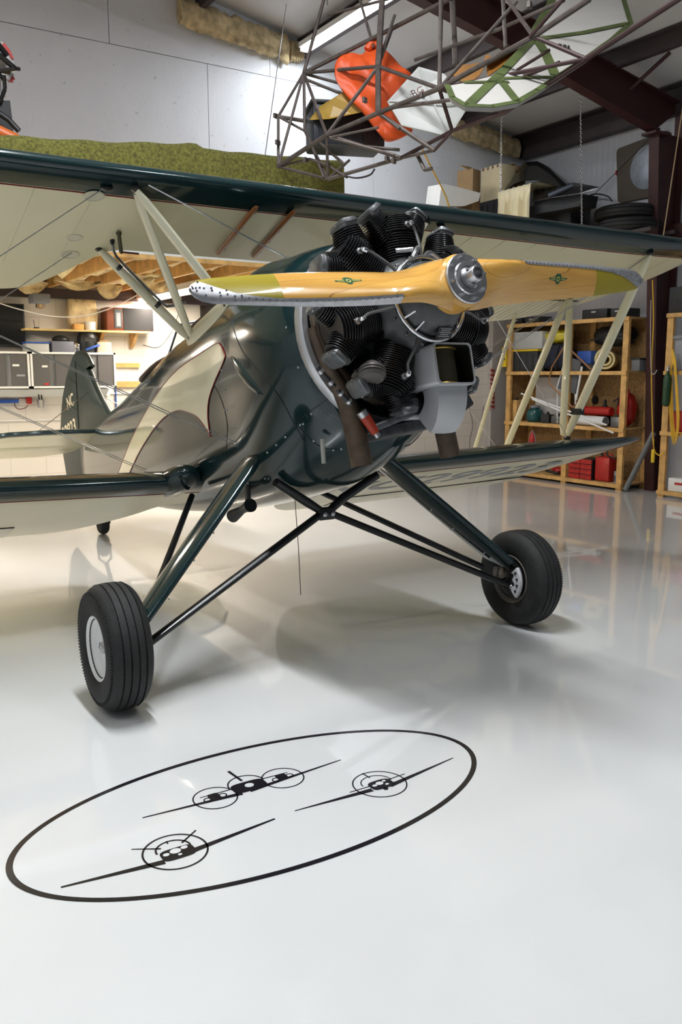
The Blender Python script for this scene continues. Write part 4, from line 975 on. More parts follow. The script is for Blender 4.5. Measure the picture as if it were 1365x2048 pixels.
# parapet with green carpet hung over it
CARP = mat('green_carpet', (.16, .155, .035), .98, var=.5, scale=45, bump=1., bscale=140)
B().span((XL + .02, LY + .03, LZ + .28), (LX - .02, LY + .07, 3.33)).obj('parapet', PINE, LOFT, smooth=False)
xs_ = np.linspace(-3.6, LX + .0, 90); prof = [(.0, 2.72), (-.02, 2.95), (-.025, 3.2), (-.015, 3.345), (.02, 3.385), (.08, 3.39), (.12, 3.36)]
TP = [at(*p, 1, LY - .02) for p in ((-300, 255), (40, 272), (200, 282), (330, 286), (390, 286), (405, 297), (500, 306), (600, 314), (684, 322))]; TX, TZ = [p[0] for p in TP], [p[2] for p in TP]
g = []
for k, (dy, z) in enumerate(prof):
    row = []
    for x in xs_:
        fold = .05 * math.exp(-((x - .78) / .10) ** 2) + .028 * math.exp(-((x - 1.0) / .06) ** 2) + .012 * math.sin(x * 4.3) + .006 * math.sin(x * 11)
        top = float(np.interp(x, TX, TZ)) - 3.385 + .006 * math.sin(x * 13)
        row.append((x, LY + dy - .03 - fold * (1 - k / 7), z + top * (k > 2)))
    g.append(row)
b = B(); b.grid(g); b.grid([[tuple(np.array(p) + (0, .012, -.004)) for p in r] for r in g])
tag(b.obj('carpet', CARP, angle=80), 'mottled green carpet hung over the loft parapet', 'carpet')
# things stored at the left end of the loft
def px3(px, py, y): return at(px, py, 1, y)
t = thing('engine_mount', 'black tube engine mount with torn red panel at upper left edge', 'aircraft part', px3(-20, 215, 3.75))
tb = B()
for a, c in (((-60, 60), (30, 137)), ((30, 137), (38, 138)), ((30, 137), (-60, 152)), ((-40, 100), (8, 160)), ((8, 150), (10, 178)), ((10, 178), (0, 205)), ((-60, 130), (20, 145)), ((-10, 80), (14, 112))): tb.tube([px3(*a, 3.75), px3(*c, 3.78)], .022 if a[1] < 100 else .016, 8)
tb.obj('mount_tubes', BLACK, t)
B().prism([px3(*p, 3.86) for p in ((-60, 75), (8, 84), (20, 100), (27, 118), (28, 158), (22, 165), (14, 160), (-60, 168))], (0, .012, 0)).obj('torn_panel', mat('grey_panel', (.45, .44, .43), .6), t, smooth=False)
B().prism([px3(*p, 3.845) for p in ((8, 84), (20, 100), (28, 117), (24, 118), (16, 104), (4, 90))], (0, .012, 0)).obj('red_edge', REDP, t, smooth=False)
B().prism([px3(*p, 3.845) for p in ((20, 160), (25, 152), (31, 158), (26, 160), (27, 165), (22, 163), (16, 165))], (0, .012, 0)).obj('red_tatter', REDP, t, smooth=False)
t = thing('dark_panel', 'black sheet panel with hose leaning at left end of the loft', 'panel', px3(-10, 285, 3.7))
B().prism([px3(*p, 3.80) for p in ((-70, 200), (20, 201), (27, 260), (24, 290), (-70, 290))], (0, .03, 0)).obj('sheet', BLACKPL, t, smooth=False)
B().tube([px3(-40, 200, 3.70), px3(18, 240, 3.68), px3(38, 262, 3.66)], .022, 10).obj('hose', BLACKPL, t)
t = thing('orange_pipe', 'short open orange pipe lying at left end of the loft', 'pipe', px3(0, 275, 3.52))
p0, p1 = px3(-60, 235, 3.55), px3(34, 281, 3.50); d = (p1 - p0) / np.linalg.norm(p1 - p0)
B().tube([p0, p1], .048, 20, None, False).obj('pipe_wall', mat('orange_pvc', (.62, .14, .03), .4), t)
B().lathe([(.047, -.02), (.040, -.0), (.040, -.2), (0, -.2)], p1, d, 20, False).obj('pipe_mouth', mat('dark_orange_bore', (.20, .04, .01), .6), t)

# -------- wall below the loft
CW = at(0, 704, 1, 6.15)
def wb(p0, p1, y, d, bev=0, b=None):
    "box whose front face spans two photo points in the plane y"
    P, Q = at(*p0, 1, y), at(*p1, 1, y); return (b or B()).span((P[0], y, Q[2]), (Q[0], y + d, P[2]), bev)
def cabinet(x0, x1, label, doors, tags):
    t = thing('wall_cabinet', label, 'cabinet', ((x0 + x1) / 2, 6.32, 1.40), 'grey and white wall cabinets under the loft')
    z0, z1, yf, T = 1.40, 1.80, 6.15, .022
    b = B(); b.span((x0, yf, z1 - T), (x1, YB - .005, z1)); b.span((x0, yf, z0), (x1, YB - .005, z0 + T)); b.span((x0, yf, z0), (x0 + T, YB - .005, z1)); b.span((x1 - T, yf, z0), (x1, YB - .005, z1)); b.span((x0, YB - .03, z0), (x1, YB - .005, z1))
    b.obj('carcass', WHITEP, t, smooth=False)
    for a, c in doors: B().span((a, yf + .012, z0 + T + .003), (c, yf + .035, z1 - T - .003)).obj('door', mat('grey_door', (.105, .10, .10), .5, var=.04), t, smooth=False)
    B().span((x0 + T, yf + .045, z0 + T), (x1 - T, yf + .055, z1 - T)).obj('inner_panel', mat('light_grey_panel', (.30, .31, .34), .5), t, smooth=False)
    for a, z, w_, m in tags: B().span((a, yf + .008, z), (a + w_, yf + .012, z + .022)).obj('tag', m, t, smooth=False)
X = lambda px: at(px, 740, 1, 6.15)[0]
mat('light_grey_panel', (.30, .31, .34), .5); WH = mat('paper_tag', (.8, .8, .78), .6, var=0); RD_ = mat('red_tag', (.5, .03, .03), .6, var=0)
cabinet(X(-78), X(60), 'white framed wall cabinet with grey doors beside the television', [(X(-74), X(-22)), (X(-10), X(11)), (X(23), X(57))], [(X(26), 1.64, .07, WH), (X(33), 1.53, .09, MATS['light_grey_panel'])])
cabinet(X(62), X(232), 'white framed wall cabinet with grey doors behind the tail fin', [(X(65), X(101)), (X(112), X(147)), (X(152), X(187)), (X(198), X(229))], [(X(85), 1.63, .06, WH), (X(88), 1.435, .05, RD_)])
cabinet(-3.2, X(-82), 'white framed wall cabinet with grey doors, unseen, added left of the picture', [(-3.1, -2.7), (-2.6, -2.2), (-2.1, -1.7), (-1.6, -1.2)], [])  # unseen unit added so the fuselage side reflects something darker
B().span((-3.2, 6.42, 1.30), (X(232), YB - .004, 1.385)).obj('trim_1', WHITEP, smooth=False)['kind'] = 'structure'
# on top of the cabinets
def onbox(name, label, cat, px0, px1, py0, y, d, m, z0, bev=.006, extra=None):
    a, c = at(px0, py0, 1, y), at(px1, py0, 1, y); t = thing(name, label, cat, ((a[0] + c[0]) / 2, y + d / 2, z0)); B().span((a[0], y, z0), (c[0], y + d, a[2]), bev).obj('body', m, t, angle=30)
    return t, a, c
CT = 1.801
t, a, c = onbox('storage_bin', 'clear low bin with blue lid on the cabinet top', 'storage box', 53, 98, 686, 6.2, .22, TRANSP, CT)
B().span((a[0] - .01, 6.19, a[2]), (c[0] + .01, 6.43, a[2] + .015)).obj('lid', BLUEP, t, smooth=False)
t, a, c = onbox('tool_tote', 'grey plastic tote with dark tools on the cabinet top', 'storage box', 104, 148, 682, 6.2, .22, mat('blue_grey_plastic', (.16, .17, .22), .5), CT)
B().ball(((a[0] + c[0]) / 2, 6.3, a[2] + .02), (.10, .07, .05)).obj('tools', BLACKPL, t)
t = thing('welding_helmet', 'black face shield with blue trim on the cabinet behind the fin', 'helmet', at(175, 704, 1, 6.28) * (1, 1, 0) + (0, 0, CT))
hc = at(175, 686, 1, 6.30); hc[2] = CT + .13
b = B(); b.rings([[hc + np.array((math.cos(a) * r * .115, math.sin(a) * r * .10, h)) for a in np.linspace(0, 2 * PI, 24, endpoint=False)] for r, h in ((.85, -.13), (.95, -.07), (1, 0), (.93, .06), (.72, .11), (.35, .14), (.02, .148))]); b.obj('shell', BLACKPL, t)
B().box(hc + (0, -.092, .02), (.13, .03, .05), rot('X', .2), .008).obj('visor', mat('visor_glass', (.05, .05, .05), .1), t)
B().box(hc + (.03, -.10, -.07), (.17, .02, .025), rot('Y', -.35), .004).obj('blue_trim', BLUEP, t)
B().lathe([(.118, -.012), (.124, 0), (.118, .012)], hc, (.2, 1, .3), 24, False).obj('headband', BLACKPL, t)
t, a, c = onbox('paint_carton', 'small pale carton on the right end of the cabinet', 'carton', 195, 223, 684, 6.2, .2, mat('pale_carton', (.50, .42, .33), .7), CT)
B().span((a[0] + .03, 6.22, a[2]), (c[0] - .03, 6.36, a[2] + .02)).obj('open_flap', CARDB, t, smooth=False)
# television
t = thing('television', 'flat black television on the wall at left edge', 'television', (-.5, 6.44, 1.84)); P, Q = at(48, 608, 1, 6.40), at(48, 695, 1, 6.40)
B().span((P[0] - 1.05, 6.40, Q[2]), (P[0], 6.46, P[2]), .006).obj('casing', BLACKPL, t, angle=30); B().span((P[0] - 1.03, 6.396, Q[2] + .03), (P[0] - .02, 6.401, P[2] - .02)).obj('screen', mat('dark_screen', (.006, .006, .008), .12), t, smooth=False)
B().span((P[0] - .62, 6.46, Q[2] + .12), (P[0] - .42, YB, P[2] - .12)).obj('wall_mount', BLACK, t, smooth=False)
# wall shelf and what stands on it
t = thing('wall_shelf', 'long timber wall shelf with bracket above the cabinets', 'shelf', (.5, 6.34, 2.02)); SH = 2.057
B().span((at(50, 660, 1, 6.2)[0], 6.2, SH - .022), (at(303, 660, 1, 6.2)[0], YB - .003, SH)).obj('board', mat('yellow_pine', (.58, .42, .16), .55, var=.15), t, smooth=False)
for px in (272, 205):
    x = at(px, 665, 1, 6.3)[0]; B().prism([(x - .02, YB - .003, SH - .024), (x - .02, 6.25, SH - .024), (x - .02, YB - .05, SH - .19), (x - .02, YB - .003, SH - .19)], (.04, 0, 0)).obj('bracket', PINE, t, smooth=False)
t, a, c = onbox('loudspeaker', 'brown loudspeaker cabinet with black cloth front on the wall shelf', 'loudspeaker', 213, 306, 614, 6.22, .25, mat('walnut_veneer', (.20, .055, .025), .4, var=.2), SH + .001)
xm = at(247, 640, 1, 6.22)[0]; B().span((xm, 6.212, SH + .008), (c[0] - .004, 6.222, a[2] - .005)).obj('grille_cloth', mat('black_cloth', (.016, .015, .016), .85), t, smooth=False)
x1_ = at(229, 640, 1, 6.22)[0]; x2_ = at(244, 640, 1, 6.22)[0]; B().span((x1_, 6.213, SH + .03), (x2_, 6.222, a[2] - .02)).obj('horn_recess', BLACKPL, t, smooth=False)
B().span((x1_ + .02, 6.209, SH + .05), (x2_ - .02, 6.214, a[2] - .06)).obj('horn_insert', GREYPL, t, smooth=False)
b = fluffy(at(140, 652, 1, 6.34) * (1, 1, 0) + (0, 0, SH + .01), at(196, 652, 1, 6.34) * (1, 1, 0) + (0, 0, SH + .01), (0, 0, .36), (0, .14, 0), 8, 10, .03); tag(b.obj('insulation_roll', INSULO, angle=80), 'upright piece of orange glass fibre on the wall shelf', 'insulation')
t, a, c = onbox('foam_block', 'small orange foam block beside a white tub on shelf', 'foam block', 148, 168, 647, 6.21, .10, mat('orange_foam', (.70, .36, .10), .8), SH + .001)
b = B().lathe([(.06, 0), (.065, .09), (.06, .09)], (at(180, 655, 1, 6.27)[0], 6.27, SH + .001), (0, 0, 1), 20); tag(b.obj('tub', WHITEP), 'small white tub on the wall shelf under the glass fibre', 'tub')
t, a, c = onbox('router', 'tiny black box on the wall shelf beside the television', 'electronics', 69, 79, 654, 6.3, .06, BLACKPL, SH + .001); B().tube([(a[0] + .01, 6.33, a[2]), (a[0] - .0, 6.33, a[2] + .08)], .003, 5).obj('aerial', BLACKPL, t)
# projector under the loft
t = thing('projector', 'grey ceiling projector hanging under the loft', 'projector', at(84, 610, 1, 6.0)); P, Q = at(66, 586, 1, 5.95), at(102, 606, 1, 5.95)
B().span((P[0], 5.95, Q[2]), (Q[0], 6.2, P[2]), .012).obj('body', GREYPL, t, angle=30); B().lathe([(.045, 0), (.05, -.05), (.03, -.055), (0, -.04)], ((P[0] + Q[0]) / 2, 6.05, Q[2]), (0, 0, 1), 20).obj('lens', CHROME, t); B().tube([((P[0] + Q[0]) / 2, 6.08, P[2]), ((P[0] + Q[0]) / 2, 6.08, LZ + .01)], .02, 8).obj('mount_pole', BLACK, t)
# small wall items
for k, (p0, p1, lab) in enumerate((((232, 726), (280, 735), 'short timber block screwed to the wall, upper of two'), ((232, 763), (280, 774), 'short timber block screwed to the wall, lower of two'))):
    tag(wb(p0, p1, 6.46, .038).obj('timber_block', PINE, smooth=False), lab, 'timber block', 'timber blocks on the wall')
tag(wb((-60, 785), (51, 793), 6.44, .055, .004).obj('tool_rail', BLUEP, angle=30), 'blue tool rail on the wall, upper of two', 'tool rail'); tag(wb((-60, 800), (38, 806), 6.44, .055, .004).obj('tool_rail', BLUEP, angle=30), 'blue tool rail on the wall, lower of two', 'tool rail')
t = thing('air_regulator', 'red air line regulator on the wall below the cabinets', 'regulator', at(60, 810, 1, 6.45)); wb((54, 794), (65, 808), 6.42, .075, .01).obj('body', REDP, t, angle=30)
P = at(65, 785, 1, 6.46); B().prism([P + (-.04, 0, -.03), P + (.05, 0, -.03), P + (0, 0, .04)], (0, .035, 0)).obj('red_cap', REDP, t, smooth=False); P = at(58, 795, 1, 6.46); B().tube([P, P + (0, 0, .05)], .015, 8).obj('stem', STEEL, t)
q = [at(*p, 1, 6.45) for p in ((52, 797), (38, 797), (29, 808), (36, 818), (50, 816), (56, 810))]; B().tube(smoothline(q, 6), .005, 6).obj('hose', mat('dark_red_hose', (.12, .015, .012), .5), t)
t = thing('pencil_cup', 'small steel cup of pliers hung on the wall', 'cup', at(82, 815, 1, 6.42)); P = at(82, 815, 1, 6.42); B().lathe([(.035, 0), (.042, .09), (.038, .09), (.034, .01)], P, (0, 0, 1), 16).obj('cup', STEEL, t)
B().tube([P + (-.01, 0, .06), P + (-.02, 0, .15)], .008, 6).tube([P + (.015, 0, .06), P + (.012, 0, .145)], .008, 6).obj('pliers', BLACKPL, t); B().span(P + (-.02, .04, .02), P + (.02, YB - P[1] - .002, .06)).obj('hook', STEEL, t)
for k, (z, r, lab) in enumerate(((1.325, .010, 'thin conduit along the wall, upper of two'), (1.03, .008, 'thin conduit along the wall, lower of two'))): tag(B().tube([(-1.6, 6.485, z), (2.3, 6.485, z)], r, 8).obj('conduit', WHITEP), lab, 'conduit')
tag(wb((231, 772), (234.5, 822), 6.46, .035).obj('blue_strip', BLUEP, smooth=False), 'narrow blue strip hanging on the wall right of the cabinets', 'strip')
# white cable drooping across the room under the loft
q = [at(-20, 600, 1, 5.4), at(40, 619, 1, 5.6), at(110, 633, 1, 5.8), at(170, 631, 1, 5.8), at(225, 615, 1, 5.7), at(275, 590, 1, 5.6)]; tag(B().tube(smoothline(q, 6), .006, 6).obj('cable', WHITEP), 'white cable drooping under the loft in front of the television', 'cable')
q = [at(286, 690, 1, 6.48), at(318, 694, 1, 6.48), at(345, 660, 1, 6.48), at(362, 610, 1, 6.48)]; tag(B().tube(smoothline(q, 6), .004, 5).obj('cable', BLACKPL), 'thin black cable hanging from the loudspeaker along the wall', 'cable')
# small window behind the cabane struts
t = thing('noticeboard', 'small dark framed board on the wall behind the cabane strut', 'board', at(420, 640, 1, 6.46)); wb((402, 608), (440, 640), 6.46, .03).obj('panel', mat('dark_brown_board', (.05, .04, .035), .6), t, smooth=False); wb((400, 606), (442, 609), 6.45, .04).obj('frame', BLACK, t, smooth=False)
# pilaster, red hooks and cables on the wall right of the engine
struct(wb((990, 560), (1008, 930), 6.40, .095).obj('trim_2', mat('grey_pilaster', (.42, .39, .36), .6), smooth=False))
t = thing('hook_strip', 'red zigzag hook strip hanging on the wall right of the engine', 'hook strip', at(986, 822, 1, 6.38))
b = B(); 
for k in range(9):
    P = at(986, 742 + 9 * k, 1, 6.39); b.prism([P + (-.05, 0, .02), P + (.05, 0, .025), P + (.03, 0, -.03)], (0, .02, 0))
b.obj('red_tabs', mat('red_tab', (.32, .04, .025), .5), t, smooth=False); wb((983, 735), (988, 822), 6.41, .02).obj('backing', mat('pink_backing', (.5, .3, .28), .6), t, smooth=False)
for k, px in enumerate(((938, 810, 946, 850, 940, 885), (968, 812, 962, 850, 955, 890))):
    q = [at(px[0], px[1], 1, 6.48), at(px[2], px[3], 1, 6.48), at(px[4], px[5], 1, 6.48), at(px[4] + 5, 930, 1, 6.48)]; tag(B().tube(smoothline(q, 6), .004, 5).obj('cable', BLACKPL), ('thin black cable hanging on the wall below the engine, left of two', 'thin black cable hanging on the wall below the engine, right of two')[k], 'cable')
# ================================================================== timber shelving along the right wall
def shelving(label, posts, levels, x0=6.83, x1=7.36, ply=None):
    t = thing('shelving_unit', label, 'shelving', (x0 + .26, sum(posts) / len(posts), 0), 'pine shelving units')
    y0, y1 = min(posts) - .02, max(posts) + .05; top = levels[-1]
    pm = B().span((x0, -.045, 0), (x0 + .04, .045, top)).obj('post', PINE, t, smooth=False); pm.location.y += posts[0]
    copies(pm, [(0, p - posts[0], 0) for p in posts[1:]] + [(x1 - x0 - .04, p - posts[0], 0) for p in posts])
    for z in levels:
        B().span((x0 + .041, y0, z - .05), (x0 + .075, y1, z - .018)).obj('rail', PINE, t, smooth=False)
        B().span((x0 + .005, y0, z - .018), (x1, y1, z)).obj('shelf_board', mat('shelf_ply', (.52, .33, .13), .6, var=.2), t, smooth=False)
        B().span((x0 - .02, y0 - .03, z - .05), (x0 - .001, y1, z)).obj('front_edge', PINE, t, smooth=False)
    B().span((x1 + .002, y0, .02), (x1 + .016, y1, top)).obj('back_panel', mat('osb_board', (.36, .22, .09), .75, var=.35, scale=30), t, smooth=False)
    if ply is not None: B().span((x0 + .05, ply - .012, .02), (x1, ply, top)).obj('side_panel', MATS['osb_board'], t, smooth=False)
    return t
LV = [.085, .84, 1.595, 2.30]
shelving('tall pine shelving unit packed with totes, bags and tools', [3.875, 4.87, 6.06], LV, ply=6.13)
shelving('pine shelving unit at the right edge beside the steel column', [3.20, 2.1], LV)
def yz(px, py, x): p = at(px, py, 0, x); return p[1], p[2]
def item(name, label, cat, px0, px1, top, lv, m, x=6.88, d=.3, bev=.012, part='body', z0=None, z1=None):
    "a thing on a shelf: front face between two photo columns, resting on level lv, its top at a photo row"
    pm = (px0 + px1) / 2; ya, yb = yz(px0, top, x)[0], yz(px1, top, x)[0]; zb = (LV[lv] if z0 is None else z0) + .001; zt = yz(pm, top, x)[1] if z1 is None else z1
    t = thing(name, label, cat, (x + d / 2, (ya + yb) / 2, zb)); b = B().span((x, yb, zb), (x + d, ya, zt), min(bev, .45 * abs(zt - zb), .45 * abs(ya - yb))); b.obj(part, m, t, angle=30)
    return t, (yb, ya, zb, zt, x, d)
def lump(name, label, cat, px0, px1, top, lv, m, x=6.88, d=.34, seed=1, rough=.10, p=2.6, z0=None, part='skin', detail=None):
    "soft bag: a swollen box with creases, flat underneath"
    pm = (px0 + px1) / 2; ya, yb = yz(px0, top, x)[0], yz(px1, top, x)[0]; zb = (LV[lv] if z0 is None else z0) + .001; zt = yz(pm, top, x)[1]
    t = thing(name, label, cat, (x + d / 2, (ya + yb) / 2, zb)); r = np.random.default_rng(seed); c = np.array((x + d / 2, (ya + yb) / 2, (zb + zt) / 2)); h = np.array((d / 2, abs(ya - yb) / 2, (zt - zb) / 2))
    ph = r.uniform(0, 6.28, (6,)); rs = []
    for i, th in enumerate(np.linspace(.03, PI - .03, 15)):
        ring = []
        for a in np.linspace(0, 2 * PI, 28, endpoint=False):
            v = np.array((math.sin(th) * math.cos(a), math.sin(th) * math.sin(a), math.cos(th))); v = v / (np.abs(v) ** p).sum() ** (1 / p)
            k = 1 - rough * (.5 + .5 * math.sin(5 * a + ph[0] + 3 * th) * math.sin(4 * th + ph[1])) - rough * .6 * abs(math.sin(9 * a + ph[2] + 2 * math.sin(5 * th)))
            q = c + v * h * k; q[2] = max(q[2], zb); ring.append(q)
        rs.append(ring)
    B().rings(rs).obj(part, m, t, angle=70); return t, (yb, ya, zb, zt, x, d)
NAVY = mat('navy_cloth', (.012, .016, .035), .75, var=.2); DGREY = mat('dark_grey_plastic', (.03, .032, .035), .5)
# level with the foam roll
t, q = item('storage_tote', 'dark grey tote with yellow lid at far end of the shelf', 'storage box', 1019, 1076, 703, 2, DGREY)
B().span((6.86, q[0] - .02, q[3]), (7.2, q[1] + .02, q[3] + .03), .006).obj('lid', YELLOWP, t, angle=30)
for k in range(4): B().span((6.872, q[0] + (q[1] - q[0]) * (k + .6) / 4.4, q[2] + .03), (6.882, q[0] + (q[1] - q[0]) * (k + .8) / 4.4, q[3] - .04)).obj('rib', DGREY, t, smooth=False)
zt = q[3] + .031
t, q = item('clear_tote', 'clear plastic tote on top of the yellow lid', 'storage box', 1026, 1086, 664, 2, TRANSP, z0=zt); B().span((6.87, q[0] - .012, q[3] - .02), (7.19, q[1] + .012, q[3])).obj('rim', TRANSP, t, smooth=False)
B().ball((7.02, (q[0] + q[1]) / 2 - .06, q[2] + .07), (.10, .15, .06)).obj('contents', CARDB, t)
t, q = lump('duffel_bag', 'navy cloth duffel bag under the yellow sack', 'bag', 1073, 1134, 686, 2, NAVY, seed=3, p=3.2); zt = q[3] - .01
for k in (.3, .7): B().tube([(6.87, q[0] + (q[1] - q[0]) * k, q[2] + .01), (6.86, q[0] + (q[1] - q[0]) * k, (q[2] + q[3]) / 2), (6.92, q[0] + (q[1] - q[0]) * k, q[3] - .02)], .012, 6).obj('strap', BLACKPL, t)
t, q = lump('yellow_sack', 'shiny yellow plastic sack on the duffel bag', 'bag', 1074, 1134, 656, 2, mat('yellow_film', (.70, .58, .03), .22, 0, .3, var=.12), z0=zt, seed=5, rough=.2, p=2.2)
B().tube([(6.96, q[1] - .05, q[3] - .05), (6.93, q[1] - .0, q[3] - .08)], [.03, .045], 8).obj('tied_neck', MATS['yellow_film'], t)
t, q = item('blue_bowl', 'blue plastic tub between duffel bag and foam roll', 'tub', 1155, 1183, 702, 2, BLUEP, x=6.95, d=.2, z0=LV[2] + .10); 
B().span((6.96, q[0] - .03, LV[2] + .001), (7.15, q[1] + .03, LV[2] + .10)).obj('crate_below', DGREY, t, smooth=False)
t, q = item('small_crate', 'dark grey crate beside the shelf post under the black bag', 'storage box', 1264, 1281, 716, 2, GREYPL, x=7.10, d=.22); B().span((7.09, q[0] - .008, q[3] - .02), (7.33, q[1] + .008, q[3])).obj('rim', DGREY, t, smooth=False)
t = thing('foam_roll', 'rolled cream foam mat lying on the upper shelf', 'foam mat', (6.95, yz(1214, 720, 6.88)[0], LV[2])); FO = mat('cream_foam', (.72, .58, .27), .85, var=.06)
yc = yz(1214, 720, 6.88)[0]; R0 = .155; zc = LV[2] + R0 + .004; ax = np.array((.82, .57, 0)); ax /= np.linalg.norm(ax); e1 = np.array((-ax[1], ax[0], 0)); p0 = np.array((6.86, yc, zc)); sp_ = []
for th in np.linspace(0, 4.4 * PI, 90): r_ = .058 + (R0 - .058) * th / (4.4 * PI); sp_.append(p0 + (e1 * math.cos(th) + np.array((0, 0, 1.)) * math.sin(th)) * r_)
cen = [p0 + (p - p0) * (1 - .030 / max(np.linalg.norm(p - p0), .031)) for p in sp_]
B().rings([[a_, a_ + ax * .46, c_ + ax * .46, c_] for a_, c_ in zip(sp_, cen)]).obj('rolled_sheet', FO, t, angle=50)
t, q = lump('black_bag', 'large black nylon bag slumped over the foam roll', 'bag', 1172, 1262, 648, 2, mat('black_nylon', (.010, .010, .011), .45, var=.2), x=6.99, d=.33, seed=9, rough=.16, z0=LV[2] + .325)
B().tube([(6.99, q[0] + .1, q[2] + .1), (6.95, (q[0] + q[1]) / 2, q[2] + .13), (6.99, q[1] - .1, q[2] + .1)], .012, 6).obj('strap', BLACKPL, t)
# middle level
t, q = item('white_board', 'pale sheet of board leaning on the middle shelf', 'board', 1073, 1130, 754, 1, mat('pale_sheet', (.46, .44, .42), .6), x=7.12, d=.02, bev=.004); B().span((7.115, q[0], q[3] - .012), (7.145, q[1], q[3])).obj('edge_strip', GREYPL, t, smooth=False)
t = thing('slate_panel', 'dark grey panel with white edges leaning on the middle shelf', 'panel', (6.92, yz(1140, 780, 6.86)[0], LV[1])); pp_ = [at(*p, 0, 6.865) for p in ((1133, 712), (1163, 722), (1151, 788), (1115, 776))]
B().prism(pp_, (.02, 0, 0)).obj('panel', mat('slate', (.09, .095, .105), .5), t, smooth=False); b = B(); b.tube([pp_[0], pp_[3]], .010, 6); b.tube([at(1165, 733, 0, 6.83), at(1153, 800, 0, 6.83)], .016, 8); b.obj('white_edge', WHITEP, t)
B().tube([pp_[3] + (.01, 0, 0), np.array((6.90, pp_[3][1], LV[1] + .012))], .012, 6).tube([pp_[2] + (.01, 0, 0), np.array((6.90, pp_[2][1], LV[1] + .012))], .012, 6).obj('foot', WHITEP, t)
t = thing('lath_framework', 'thin brown timber frame hanging in front of the shelves', 'frame', at(1150, 815, 0, 6.79)); fr_ = [at(*p, 0, 6.80) for p in ((1131, 690), (1183, 739), (1168, 798), (1146, 815), (1098, 765), (1104, 735))]  # an open wooden frame of laths, not a standing trestle
for a_, c_ in zip(fr_, fr_[1:] + fr_[:1]): B().tube([a_, c_], .014, 4).obj('rail', mat('brown_lath', (.30, .14, .05), .55, var=.2), t, smooth=False)
t = thing('teal_jar', 'teal enamel jar with lid on the middle shelf', 'jar', (7.0, yz(1061, 828, 6.9)[0], LV[1])); B().lathe([(.10, .0), (.125, .03), (.13, .12), (.11, .18), (.07, .20), (.07, .215)], (7.0, yz(1061, 828, 6.9)[0], LV[1] + .001), (0, 0, 1), 24).obj('pot', mat('teal_enamel', (.012, .085, .09), .25), t); B().lathe([(.075, 0), (.075, .03), (.02, .04), (0, .05)], (7.0, yz(1061, 828, 6.9)[0], LV[1] + .216), (0, 0, 1), 20).obj('lid', GREYPL, t)
def roll(name, label, cat, p, q, r, m, x=6.95, endm=None, lift=None):
    a_, c_ = at(*p, 0, x), at(*q, 0, x)
    if lift is not None: a_[2] = c_[2] = lift
    t = thing(name, label, cat, (a_ + c_) / 2 - (0, 0, r)); B().tube([a_, c_], r, 20).obj('drum', m, t)
    d = (c_ - a_) / np.linalg.norm(c_ - a_); B().lathe([(r * .96, 0), (r * .96, .012), (r * .8, .014), (r * .75, .004), (0, .004)], c_, d, 20).obj('end_cap', endm or m, t); return t
roll('white_canister', 'white cylinder lying on the middle shelf', 'canister', (1150, 828), (1212, 833), .068, WHITEP, 6.92, GREYPL, LV[1] + .072)
t = roll('red_extinguisher', 'red fire extinguisher lying above the white cylinder', 'fire extinguisher', (1163, 803), (1224, 806), .062, REDP, 7.02, None, LV[1] + .205); B().tube([at(1228, 803, 0, 7.02), at(1238, 796, 0, 7.0), at(1236, 812, 0, 6.96)], .012, 6).obj('nozzle', BLACKPL, t); B().tube([at(1190, 800, 0, 7.02), at(1192, 800, 0, 7.02)], .065, 20).obj('band', BLACKPL, t)
t, q = lump('red_helmet', 'red moulded seat shell on the middle shelf by the post', 'seat', 1226, 1262, 784, 1, REDP, x=7.02, d=.26, seed=12, p=2.2); B().span((7.0, q[0] + .02, q[2] + .02), (7.03, q[0] + .06, q[3] + .04), .008).obj('bracket', REDP, t, angle=30)
t = thing('black_funnel', 'black conical funnel at the back of the middle shelf', 'funnel', (7.16, yz(1212, 790, 7.16)[0], LV[1])); B().lathe([(.15, 0), (.155, .02), (.05, .26), (.022, .29), (.022, .36)], (7.16, yz(1212, 790, 7.16)[0], LV[1] + .002), (0, 0, 1), 24).obj('cone', BLACKPL, t); B().lathe([(.158, 0), (.162, .008), (.158, .016)], (7.16, yz(1212, 790, 7.16)[0], LV[1] + .002), (0, 0, 1), 24, False).obj('rim', BLACKPL, t)
for k, (p, q_) in enumerate((((1043, 787), (1214, 850)), ((1065, 798), (1228, 866)))):
    tag(B().tube([at(*p, 0, 6.72), at(*q_, 0, 6.76)], .012, 8).obj('white_rod', WHITEP), ('long white rod leaning across the shelves, upper of two', 'long white rod leaning across the shelves, lower of two')[k], 'rod')
for k, (p0, p1, top, m, lab) in enumerate(((1022, 1034, 800, PINE, 'upright timber offcut at far end of the middle shelf'), (1082, 1098, 829, DGREY, 'small dark toolbox on the middle shelf near the jar'), (1103, 1122, 832, GREYMETAL, 'small grey metal casting on the middle shelf'), (1128, 1146, 826, BLACKPL, 'small black box on the middle shelf behind the rods'), (1222, 1240, 834, GREYMETAL, 'rusty metal bracket on the middle shelf near the post'))):
    t, q = item('shelf_part', lab, 'hardware', p0, p1, top, 1, m, x=6.9, d=.14, bev=.008); B().lathe([(.03, 0), (.03, .02), (.015, .022), (.015, .04)], (6.97, (q[0] + q[1]) / 2, q[3]), (0, 0, 1), 10).obj('knob', BLACK, t)
